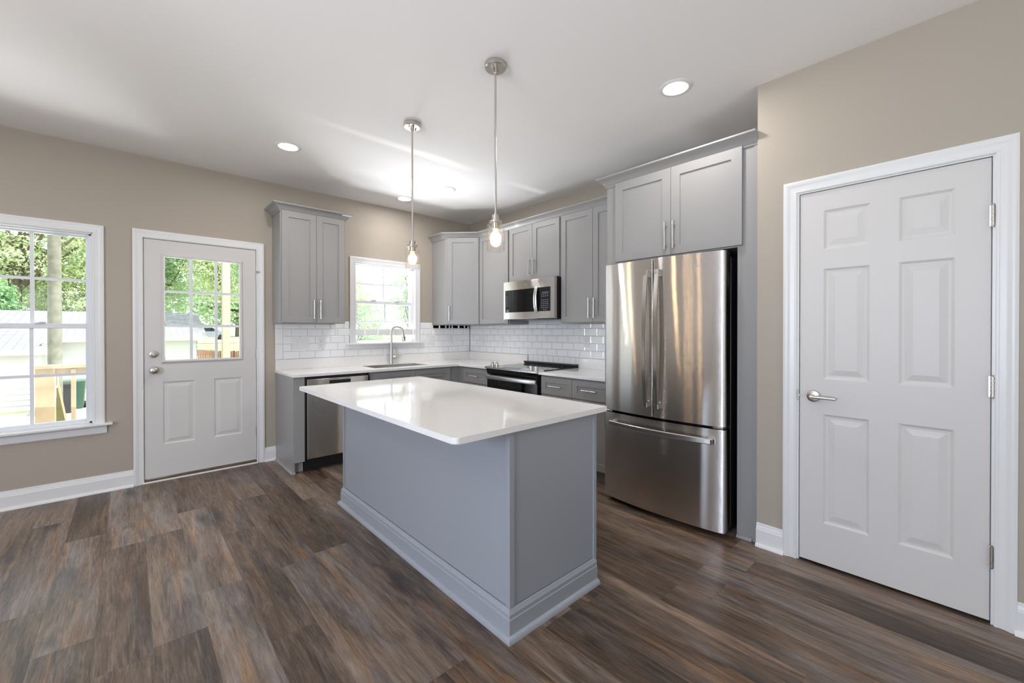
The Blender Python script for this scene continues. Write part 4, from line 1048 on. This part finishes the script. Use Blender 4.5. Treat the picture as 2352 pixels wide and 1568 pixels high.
# ------------------------------------------------------------------ island
def island():
    px0, px1, py0, py1 = -2.316, -1.717, -3.374, -1.534
    t = thing('kitchen_island', 'blue grey kitchen island with white quartz top', 'kitchen island', ((px0+px1)/2, (py0+py1)/2, 0))
    O = Vector((t.location.x, t.location.y, 0)); top = CT - SL
    a0, a1, b0, b1 = px0-O.x, px1-O.x, py0-O.y, py1-O.y
    mb = MB(); mb.box(a0+.004, b0+.004, .10, a1, b1-.004, top-.001); mb.box(a0+.004, b0+.004, 0, a1-.07, b1-.004, .10); mb.build('body', 'island', t, smooth=False)
    # skin panels and corner trims
    q = .022; e = .0035
    for cx, cy, sx, sy in ((a0, b0, 1, 1), (a0, b1, 1, -1)):
        mb = MB(); L8 = [(cx-e, cy-e*sy), (cx+q, cy-e*sy), (cx+q, cy+sy*.005), (cx+.005, cy+sy*.005), (cx+.005, cy+sy*q), (cx-e, cy+sy*q)]
        mb.prism(L8, .0, top-.0015).build('corner_trim', 'island', t, smooth=False)
    MB().box(a1-q, b0-e, .12, a1+.0005, b0+.005, top-.0015, .001).build('corner_trim', 'island', t)
    prof = [(0,0),(.034,0),(.033,.010),(.028,.018),(.020,.023),(.0155,.024),(.0155,.086),(.0125,.089),(.0125,.106),(.0085,.112),(.004,.122),(0,.124)]
    mb = MB().sweep([(a1-.010, b1-.002, 0), (a0-.001, b1+.001-.002, 0), (a0-.001, b0-.001, 0), (a1-.010, b0-.001, 0)], prof[:], (0,0,-1)) if False else MB().sweep([(a1-.010, b0-.001, 0), (a0-.001, b0-.001, 0), (a0-.001, b1+.001, 0), (a1-.010, b1+.001, 0)], [(-p, v) for p, v in prof], (0,0,1))
    mb.build('base_moulding', 'island', t)
    # doors and drawers on the range side
    L_ = b1 - b0; nb = 4
    for i in range(nb):
        u0 = b0 + .012 + (L_-.024)*i/nb + .0015; u1 = b0 + .012 + (L_-.024)*(i+1)/nb - .0015
        for nm, z0, z1 in (('drawer', .690, .852), ('door', .112, .682)):
            mb = MB(); ww = u1-u0; r = .058 if nm == 'door' else .052
            mb.slab(0, ww, z0, z1, -.020, .020, panels=[(r, ww-r, z0+r, z1-r)], rings=SHAK)
            d = mb.build(nm, 'island', t, smooth=False); d.rotation_euler = (0, 0, PI/2); d.location = (a1+.0005, u0, 0)
            bar_pull(d, ww/2 if nm == 'drawer' else (.03 if i % 2 else ww-.03), .771 if nm == 'drawer' else .57, -.020, .150, vertical=(nm == 'door'))
    sx0, sx1, sy0, sy1 = -2.6079-O.x, -1.6481-O.x, -3.3985-O.y, -1.4841-O.y
    poly = rounded([(sx0,sy0),(sx1,sy0),(sx1,sy1),(sx0,sy1)], [.022,.012,.012,.012])
    MB().prism(poly, top, CT, .0035, 2).build('countertop', 'quartz', t)
island()

# ------------------------------------------------------------------ lamps
def make_pendant(x, y, label):
    t = thing('pendant_light', label, 'pendant light', (x, y, 0), .35, 'glass pendants over the island')
    mb = MB().lathe((0,0,H), (0,0,-1), [(0,0),(.0585,0),(.0585,.024),(.055,.028),(.012,.028),(.012,.05),(.008,.056),(0,.056)], 40); cn = mb.build('canopy', 'nickel', t)
    for s in (-1, 1): MB().lathe((s*.034, 0, H-.028), (0,0,-1), [(.005,0),(.005,.012),(.004,.014),(0,.014)], 14).build('canopy_screw', 'nickel', cn)
    mb = MB().cyl((0,0,1.925), (0,0,H-.05), .0062, seg=14); mb.cyl((0,0,2.36), (0,0,2.385), .0074, seg=14); mb.build('rod', 'nickel', t)
    mb = MB().lathe((0,0,1.932), (0,0,-1), [(0,0),(.0085,0),(.0085,.008),(.0200,.010),(.0205,.040),(.036,.042),(.036,.052),(.022,.054),(.021,.085),(0,.085)], 32); mb.build('socket', 'nickel', t)
    mb = MB().lathe((0,0,0), (0,0,1), [(.020,1.868),(.047,1.868),(.0492,1.864),(.0492,1.722),(.0464,1.722),(.0464,1.862),(.020,1.862)], 40); mb.build('glass_shade', 'shadeglass', t)
    MB().lathe((0,0,1.850), (0,0,-1), [(0,.0262),(.0190,.0262)] + [(.0305*math.sin(a), .052 - .0305*math.cos(a)) for a in (PI*q/16 for q in range(5, 17))], 28).build('bulb', 'bulb', t)
    MB().lathe((0,0,1.850), (0,0,-1), [(0,0),(.0135,0),(.0135,.012),(.0150,.018),(.0190,.0262),(0,.0262)], 28).build('bulb_base', 'bulbneck', t)
    return t
make_pendant(-1.998, -2.908, 'nearer pendant light with brushed nickel rod and clear glass cylinder')
make_pendant(-2.004, -2.004, 'farther pendant light with brushed nickel rod, hanging before the sink window')
# shared meshes are fine but each lamp keeps its own copy

def make_downlight(x, y, label, seen=True):
    t = thing('recessed_light', label, 'ceiling light', (x, y, H), 0, 'recessed ceiling lights')
    MB().lathe((0,0,0), (0,0,-1), [(.066,.000),(.066,.004),(.070,.007),(.078,.008),(.090,.005),(.095,.001),(.095,0)], 48).build('trim_ring', 'trim', t)
    MB().lathe((0,0,0), (0,0,-1), [(0,.0045),(.060,.0045),(.066,.003),(.066,.0005),(0,.0005)], 40).build('diffuser', 'led', t)
    return t
dl = make_downlight(-1.0530, -3.4705, 'recessed ceiling light nearest the refrigerator')
for x, y, lab in ((-2.549, -1.010, 'recessed ceiling light above the back door side'), (-1.0467, -.9995, 'recessed ceiling light before the corner cabinet'), (-1.224, -.4276, 'recessed ceiling light above the sink window, behind the farther pendant'),
                  (-4.9, -1.2, 'recessed ceiling light over the far left corner')):
    c = copy_thing(dl, (x, y, H), lab)
    if 'sink window' in lab:          # dimmed lamp right by the wall
        for ch in c.children:
            if ch.name.startswith('diffuser'):
                ch.data = ch.data.copy(); ch.data.materials[0] = M['led_dim']

# dining lamp out of the frame on the left: its bulbs mirror in the refrigerator and window
def chandelier():
    cx, cy = -4.9, -2.5
    t = thing('chandelier', 'nickel dining chandelier with five glass shades left of the viewer', 'chandelier', (cx, cy, 0))
    mb = MB().lathe((0,0,H), (0,0,-1), [(0,0),(.062,0),(.062,.022),(.03,.030),(0,.030)], 32); mb.build('canopy', 'nickel', t)
    MB().cyl((0,0,1.80), (0,0,H-.02), .007, seg=12).build('rod', 'nickel', t)
    mb = MB().lathe((0,0,1.84), (0,0,-1), [(0,0),(.02,0),(.03,.02),(.03,.06),(.01,.09),(0,.09)], 24); mb.build('hub', 'nickel', t)
    for k in range(5):
        a = 2*PI*k/5 + .3; c, s = math.cos(a)*.27, math.sin(a)*.27
        MB().tube([(0,0,1.80),(c*.5,s*.5,1.79),(c*.9,s*.9,1.80),(c,s,1.84)], .006, 10).build('arm', 'nickel', t)
        MB().lathe((c,s,1.84), (0,0,1), [(0,0),(.022,0),(.022,.04),(.012,.045),(0,.045)], 20).build('socket', 'nickel', t)
        MB().lathe((c,s,1.885), (0,0,1), [(.012,0),(.020,.015),(.029,.04),(.030,.055),(.024,.072),(.012,.085),(0,.088)], 20).build('bulb', 'bulb', t)
        MB().lathe((c,s,1.86), (0,0,1), [(.022,0),(.047,.004),(.049,.15),(.0465,.15),(.0445,.008),(.022,.004)], 28).build('glass_shade', 'shadeglass', t)
chandelier()

# ------------------------------------------------------------------ outdoors
GZ = -1.6
rng = random.Random(7)
mb = MB(); pts = [(-60,.3),(60,.3)]
def gz(y): return GZ + min(max(0, y-26), 26)*.068
ys = [-30, 12, 26, 39, 52, 80, 200]
for a, b in zip(ys, ys[1:]): mb.face([(-90,a,gz(a)),(90,a,gz(a)),(90,b,gz(b)),(-90,b,gz(b))])
tag(mb.build('lawn_ground', 'grass', smooth=False), 'bright green lawn outside the windows', 'ground', kind='structure')
mb = MB(); mb.box(-30, 12.5, GZ, -1.5, 17.2, GZ+.03); mb.build('gravel_drive', 'gravel', smooth=False)
tag(bpy.data.objects['gravel_drive'], 'pale gravel drive between deck and garage', 'drive', kind='structure')
mb = MB(); mb.box(-2.5, 48, gz(48)+.02, 60, 56, gz(56)+.05); o = mb.build('far_road', 'gravel', smooth=False)
tag(o, 'pale road beyond the lawn', 'road', kind='structure')
# deck
t = thing('deck', 'pine deck outside the back door', 'deck', (-3.0, 1.2, GZ))
mb = MB(); y = .16
while y < 2.24:
    mb.box(-1.6, y-1.2, -.09-GZ, 1.9, y-1.2+.135, -.055-GZ); y += .142
mb.build('deck_boards', 'lumber', t, smooth=False)
mb = MB()
for x in (-1.5, 0, 1.5):
    for yy in (-.9, .9): mb.box(x-.05, yy-.05, 0, x+.05, yy+.05, -.09-GZ)
mb.build('support_post', 'lumber', t, smooth=False)
def railing():
    t = thing('deck_railing', 'fresh pine deck railing seen through the left window', 'railing', (-4.2, 2.24, -.055))
    Z = .055
    mb = MB(); mb.box(-.06, -.10, .905+Z-.038, 3.4, .05, .905+Z, .004); mb.build('top_rail', 'lumber', t)
    mb = MB(); mb.box(.105, -.045, .905+Z-.038-.09, 3.4, -.008, .905+Z-.038, .003); mb.build('upper_rail', 'lumber', t)
    mb = MB(); mb.box(.105, -.045, .06, 3.4, -.008, .15, .003); mb.build('lower_rail', 'lumber', t)
    mb = MB(); mb.box(-.045, -.075, 0, .105, .03, .905+Z-.038, .004); mb.build('post', 'lumber', t)
    x = .245
    while x < 3.3:
        MB().box(x-.019, -.085, .02, x+.019, -.046, .905+Z-.05, .002).build('baluster', 'lumber', t); x += .142
railing()
t = thing('stair_handrail', 'sloping pine handrail going down from the deck corner post', 'handrail', (-4.2, 2.3, -.055))
mb = MB(); P = [(.02,.0,.86),(.02,1.9,-.45),(.02,1.9,-.59),(.02,.0,.72)]
A = [mb.bm.verts.new(p) for p in P]; B = [mb.bm.verts.new((p[0]+.09, p[1], p[2])) for p in P]
mb.bm.faces.new(A); mb.bm.faces.new(B[::-1])
for i in range(4): mb.bm.faces.new((A[i], A[(i+1)%4], B[(i+1)%4], B[i]))
mb.build('sloped_rail', 'lumber', t, smooth=False)
MB().box(.02, 1.80, -1.545, .11, 1.89, -.46).build('newel_post', 'lumber', t, smooth=False)
tag(MB().box(-2.572, 2.035, -.055, -2.483, 2.124, 2.75, .004).build('porch_post', 'lumber_pale'), 'pale square porch post seen through the back door window', 'post')
tag(MB().lathe((-5.06, 13.04, GZ), (0,0,1), [(0,0),(.155,0),(.150,2),(.135,6),(.12,9.5),(0,9.5)], 20).build('utility_pole', 'polewood'), 'weathered utility pole standing beyond the deck', 'pole')
for i, (z0, z1) in enumerate(((2.05, 2.25), (3.05, 3.3))):
    mb = MB(); pts = []
    for k in range(21):
        u = k/20; pts.append((-30+60*u, 13.4+3*u, z0+(z1-z0)*u + 3.0*(u-.45)**2 + .3))
    tag(mb.tube(pts, .006, 6).build('power_line', 'cable'), ('lower' if i == 0 else 'upper')+' thin power line crossing before the trees', 'cable')

# garage with low roof
def siding_wall(mb, p0, p1, z0, z1, step=.20, out=(0,-1)):
    """lapped boards between plan points p0,p1"""
    a, b = Vector((*p0, 0)), Vector((*p1, 0)); o = Vector((*out, 0)); z = z0
    while z < z1 - .01:
        zt = min(z+step, z1)
        mb.face([a+o*.03+Vector((0,0,z)), b+o*.03+Vector((0,0,z)), b+o*.004+Vector((0,0,zt)), a+o*.004+Vector((0,0,zt))])
        mb.face([a+Vector((0,0,z)), b+Vector((0,0,z)), b+o*.03+Vector((0,0,z)), a+o*.03+Vector((0,0,z))]); z = zt
def uv_roof(me):
    uv = me.uv_layers.new(name='UVMap')
    for p in me.polygons:
        n = p.normal; hx = Vector((-n.y, n.x, 0))
        hx = hx.normalized() if hx.length > .01 else Vector((1,0,0)); up = n.cross(hx)
        for li in p.loop_indices:
            c = me.vertices[me.loops[li].vertex_index].co; uv.data[li].uv = (c.dot(hx), c.dot(up))
def garage():
    dx, dy = Vector((.98, -.0, 0)), None
    t = thing('garage', 'long white sided garage with pale grey shingle roof', 'building', (-10, 18.2, GZ))
    # local coordinates: x along the front, y away from the house
    z = 2.24
    mb = MB(); siding_wall(mb, (-14, 0), (4.15, 0), 0, z); siding_wall(mb, (4.15, 0), (4.15, 3.2), 0, z+.25, out=(1,0)); siding_wall(mb, (4.15, 3.2), (9.0, 3.2), 0, z+.30); siding_wall(mb, (9.0, 3.2), (9.0, 10.0), 0, z+.3, out=(1,0))
    mb.box(-14, .005, 0, 4.14, 10, z); mb.box(4.0, 3.21, 0, 8.99, 10, z+.28); mb.build('walls', 'siding', t, smooth=False)
    mb = MB(); mb.face([(-14.4,-.45,z-.03),(4.45,-.45,z-.03),(4.45,7.2,3.82),(-14.4,7.2,3.82)]); mb.face([(4.45,2.75,z+.33),(9.4,2.75,z+.33),(9.4,7.2,3.82),(4.45,7.2,3.82)])
    mb.face([(-14.4,7.2,3.82),(9.4,7.2,3.82),(9.4,11.2,z),(-14.4,11.2,z)])
    r = mb.build('roof', 'shingle', t, smooth=False, merge=0); uv_roof(r.data)
    mb = MB(); mb.box(-14.4, -.47, z-.24, 4.45, -.43, z-.03).box(4.45, 2.73, z+.14, 9.4, 2.77, z+.33); mb.box(-14.4,-.45,z-.24,4.45,0,z-.22).box(4.45,2.75,z+.14,9.4,3.2,z+.16)
    mb.build('fascia', 'fascia', t, smooth=False)
    mb = MB(); mb.face([(4.46,-.46,z-.24),(4.46,-.46,z-.02),(4.46,7.1,3.82),(4.46,2.72,z+.14)]); mb.build('rake_board', 'siding', t, smooth=False)
    mb = MB(); mb.cyl((7.6, 4.4, 2.9), (7.6, 4.4, 3.28), .07, seg=12); mb.build('vent_pipe', 'black', t)
    mb = MB(); mb.box(4.02, -.035, 0, 4.17, .01, z).box(4.14, -.02, 0, 4.19, .14, z); mb.build('corner_board', 'siding', t, smooth=False)
garage()
def shed():
    t = thing('shed', 'small white outbuilding with slate blue roof seen through the back door window', 'building', (-4.5, 31, GZ))
    z = 2.42
    mb = MB(); siding_wall(mb, (-4, 0), (3.75, 0), 0, z); siding_wall(mb, (3.75, 0), (3.75, 7), 0, z, out=(1,0)); mb.box(-4, .01, 0, 3.74, 7, z); mb.build('walls', 'siding', t, smooth=False)
    mb = MB(); mb.face([(-4.4,-.4,z-.05),(4.05,-.4,z-.05),(4.05,3.6,4.15),(-4.4,3.6,4.15)]); mb.face([(-4.4,3.6,4.15),(4.05,3.6,4.15),(4.05,7.6,z),(-4.4,7.6,z)])
    r = mb.build('roof', 'shingle_dark', t, smooth=False, merge=0); uv_roof(r.data)
    mb = MB(); mb.face([(3.76,0,z),(3.76,7,z),(3.76,3.5,4.0)]); mb.box(-4.4,-.43,z-.22,4.05,-.39,z-.04); mb.build('fascia', 'siding', t, smooth=False)
shed()
# red fence: boards running away to the right
t = thing('fence', 'red stained board fence on the lawn beyond the porch post', 'fence', (0, 0, GZ))
mb = MB(); n = 70
for k in range(n):
    u = k/n; x = -.35 + u*5.2; y = 27.5 - u*9.0; z = 1.62
    mb.box(x, y-.03, 0, x+.068, y+.03, z + .03*math.sin(k*2.1))
mb.build('boards', 'fence', t, smooth=False)
mb = MB()
for k in range(8):
    u = k/7; mb.box(-.35+u*5.1, 27.58-u*9.0, 0, -.27+u*5.1, 27.66-u*9.0, 1.65)
mb.build('posts', 'fence', t, smooth=False)
def bin_(name, label, loc, mat):
    t = thing(name, label, 'bin', loc)
    P = [(.24,.0),(.33,.95)]
    mb = MB(); A = [mb.bm.verts.new(p) for p in ((-.24,-.26,.05),(.24,-.26,.05),(.24,.26,.05),(-.24,.26,.05))]; B = [mb.bm.verts.new(p) for p in ((-.31,-.38,1.0),(.31,-.38,1.0),(.31,.36,1.0),(-.31,.36,1.0))]
    mb.bm.faces.new(A[::-1]); mb.bm.faces.new(B)
    for i in range(4): mb.bm.faces.new((A[i], A[(i+1)%4], B[(i+1)%4], B[i]))
    mb.build('body', mat, t, smooth=False)
    MB().box(-.33,-.40,1.0,.33,.40,1.07,.02).build('lid', mat, t)
    for s in (-1, 1): MB().cyl((s*.22,.26,.12),(s*.30,.26,.12),.12,seg=18).build('wheel', 'rubber', t)
bin_('wheeled_bin', 'dark green wheeled bin beside the garage', (-4.99, 17.45, GZ), 'bin')
bin_('wheeled_bin', 'black wheeled bin half hidden in front of the green bin', (-5.19, 16.5, GZ), 'bins2')
def car():
    t = thing('car', 'silver blue car parked far beyond the lawn', 'car', (2.7, 52, gz(52)+.03))
    prof = [(-2.1,.30),(-2.15,.62),(-1.95,.82),(-1.25,.90),(-.65,1.36),(.55,1.40),(1.25,.95),(1.95,.85),(2.15,.65),(2.1,.30)]
    mb = MB(); A = [mb.bm.verts.new((x,-.85,z)) for x, z in prof]; B = [mb.bm.verts.new((x,.85,z)) for x, z in prof]
    mb.bm.faces.new(A); mb.bm.faces.new(B[::-1])
    for i in range(len(prof)): j = (i+1) % len(prof); mb.bm.faces.new((A[i], A[j], B[j], B[i]))
    mb.build('body', 'carpaint', t, smooth=False)
    mb = MB(); 
    for s in (-.856, .856): mb.face([(-1.05,s,.94),(1.05,s,.96),(.5,s,1.32),(-.6,s,1.29)])
    mb.build('side_window', 'blackglass', t, smooth=False)
    for x in (-1.35, 1.35):
        for s in (-.86, .70): MB().cyl((x,s,.31),(x,s+.16,.31),.31,seg=20).build('wheel', 'rubber', t)
car()
# house seen through the sink window
t = thing('neighbour_house', 'pale low house with grey roof beyond the sink window', 'building', (14.5, 24, GZ))
mb = MB(); siding_wall(mb, (-5.5, 0), (7, 0), 0, 2.7); siding_wall(mb, (-5.5, 8), (-5.5, 0), 0, 2.7, out=(-1,0)); mb.box(-5.5, .01, 0, 7, 8, 2.7); mb.build('walls', 'siding', t, smooth=False)
mb = MB(); mb.face([(-6,-.5,2.62),(7.5,-.5,2.62),(6,4,4.1),(-3.6,4,4.1)]); mb.face([(-6,8.5,2.62),(-6,-.5,2.62),(-3.6,4,4.1)]); mb.face([(7.5,8.5,2.62),(-6,8.5,2.62),(-3.6,4,4.1),(6,4,4.1)])
r = mb.build('roof', 'shingle', t, smooth=False, merge=0); uv_roof(r.data)
def tree(name, label, loc, blobs, nleaf, mat, trunk=(.18, 3.0), size=(.10, .20), cat='tree', seed=1, branches=6, group=None):
    r = random.Random(seed); t = thing(name, label, cat, loc, group=group)
    mb = MB(); tr, th = trunk
    top = Vector((r.uniform(-.3,.3), r.uniform(-.3,.3), th))
    if tr > 0:
        mb.tube([(0,0,-.1), (top.x*.3, top.y*.3, th*.4), (top.x*.7, top.y*.7, th*.75), tuple(top)], [tr*1.15, tr, tr*.85, tr*.6], 12)
        for k in range(branches):
            c, R = blobs[k % len(blobs)]; e = Vector(c) + Vector((r.uniform(-1,1), r.uniform(-1,1), r.uniform(-.6,.8)))*R[0]*.6
            s = top*(r.uniform(.55,1.0)); m = (s+e)/2 + Vector((r.uniform(-.3,.3), r.uniform(-.3,.3), r.uniform(0,.5)))
            mb.tube([tuple(s), tuple(m), tuple(e)], [tr*.38, tr*.24, tr*.08], 7)
        mb.build('trunk', 'bark', t)
    bm = bmesh.new(); wsum = sum(R[0]*R[1]*R[2] for _, R in blobs)
    for c, R in blobs:
        k = int(nleaf*R[0]*R[1]*R[2]/wsum); c = Vector(c)
        # leaves gather in twigs so the crown keeps gaps
        k = int(k*2.4); ncl = max(6, k//14)
        for _ in range(ncl):
            d = Vector((r.gauss(0,1), r.gauss(0,1), r.gauss(0,1))).normalized()*(r.random()**.45)
            p0 = c + Vector((d.x*R[0], d.y*R[1], d.z*R[2]))
            for _ in range(14):
                p = p0 + Vector((r.gauss(0,.16), r.gauss(0,.16), r.gauss(0,.11)))*max(.6, R[0]*.45)
                n = Vector((r.gauss(0,1), r.gauss(0,1), r.gauss(.6,1))).normalized(); a = n.orthogonal().normalized(); b = n.cross(a)
                ang = r.uniform(0, 2*PI); u = a*math.cos(ang)+b*math.sin(ang); v = n.cross(u); s = r.uniform(*size)*.62
                q = [p - u*s, p - v*s*.45 + n*s*.12, p + u*s, p + v*s*.45 + n*s*.12]
                bm.faces.new([bm.verts.new(x) for x in q])
    me = bpy.data.meshes.new('foliage'); bm.to_mesh(me); bm.free(); me.materials.append(M[mat])
    o = bpy.data.objects.new('foliage', me); COL.objects.link(o); o.parent = t
    return t
GT = 'trees outside the windows'
tree('tree', 'ivy covered tree behind the garage at the left edge of the left window', (-9.6, 28.5, GZ), [((0,0,4.4),(1.9,1.5,1.7)), ((.2,0,6.6),(.8,.8,1.6)), ((.3,0,8.6),(.6,.6,1.6))], 9000, 'leaf_c', (.35, 10), (.10,.20), seed=3, branches=12, group=GT)
tree('tree', 'tall open spring tree with bare branches above the garage roof', (-8.2, 31, GZ), [((0,0,7.5),(3.6,2.5,2.2)), ((2.6,0,9.6),(2.8,2,1.9)), ((-2.4,0,9.6),(2.6,2,1.9)), ((0,0,12),(3.2,2.4,2.2))], 5200, 'leaf_a', (.30, 8), (.12,.24), seed=5, branches=26, group=GT)
tree('tree', 'dense yellow green tree right of the utility pole', (-5.6, 32, GZ), [((0,0,4.7),(2.2,1.8,1.8)), ((1.0,0,7.0),(2.4,1.8,1.7)), ((-1.2,.4,5.6),(2.0,1.6,1.6)), ((1.8,.4,9.2),(2.3,1.8,1.6))], 11000, 'leaf_a', (.25, 6), (.10,.20), seed=8, branches=10, group=GT)
tree('tree', 'leafy tree behind the slate roofed outbuilding', (-2.2, 42, GZ+.5), [((0,0,6),(3.4,2,2.6)), ((1.5,0,9.5),(3.4,2,2.6)), ((-2,0,9.5),(3.2,2,2.6)), ((0,0,13),(4,2,2.6))], 12000, 'leaf_b', (.3, 7), (.14,.28), seed=11, branches=12, group=GT)
tree('tree', 'large green tree above the lawn in the middle of the door window', (2.6, 38, GZ+.4), [((0,0,7.4),(3.0,2.2,2.6)), ((1.6,0,10.2),(3.2,2.2,2.4)), ((-1.6,0,10.4),(3.0,2.2,2.4)), ((.4,0,13),(3.6,2.2,2.2))], 12000, 'leaf_a', (.26, 8), (.13,.26), seed=14, branches=12, group=GT)
tree('tree', 'tree with dark trunk just left of the porch post', (1.75, 22.5, GZ), [((.6,0,6.2),(2.2,1.8,2.2)), ((1.8,0,8.4),(2.4,1.8,2.0)), ((-.6,.3,8.6),(2.0,1.6,1.8))], 7500, 'leaf_b', (.16, 6), (.09,.18), seed=17, branches=12, group=GT)
tree('tree', 'leafy tree right of the porch post', (3.4, 19.5, GZ), [((0,0,3.4),(1.2,1.0,1.4)), ((.2,0,5.6),(1.6,1.2,1.7)), ((.6,0,7.6),(1.8,1.2,1.6))], 7500, 'leaf_b', (.14, 5), (.08,.16), seed=19, branches=10, group=GT)
tree('bush', 'green bush under the trees right of the porch post', (3.1, 15.2, GZ), [((0,0,1.2),(.9,.7,1.1))], 2500, 'leaf_c', (0, 1), (.07,.14), 'bush', seed=23)
tree('tree', 'pale green tree left in the sink window', (4.6, 15.0, GZ), [((0,0,3.2),(1.5,1.0,1.5)), ((-.5,0,4.4),(1.0,.8,1.1)), ((-.7,0,5.2),(.8,.7,.7))], 6500, 'leaf_b', (.10, 3.2), (.06,.12), seed=29, branches=14, group=GT)
tree('tree', 'green tree right in the sink window', (7.6, 15.2, GZ), [((0,0,5.5),(1.1,.9,.7)), ((.9,0,6.4),(1.2,.9,.8)), ((.3,.2,4.2),(1.5,1,1.0)), ((1.6,0,5.0),(1.1,.9,.9))], 4600, 'leaf_b', (.12, 4.5), (.06,.12), seed=31, branches=14, group=GT)
tree('bush', 'hazy green bush low in the sink window', (4.9, 11.8, GZ), [((0,0,1.5),(1.1,.8,1.25))], 2600, 'leaf_b', (0, 1), (.06,.12), 'bush', seed=37)
tree('tree', 'distant tree line behind the road', (10, 78, gz(78)), [((0,0,6),(10,4,5)), ((-14,0,6),(10,4,5)), ((14,0,6),(10,4,5)), ((-30,0,7),(10,4,6))], 9000, 'leaf_b', (.4, 5), (.4,.8), seed=41, branches=8, group=GT)
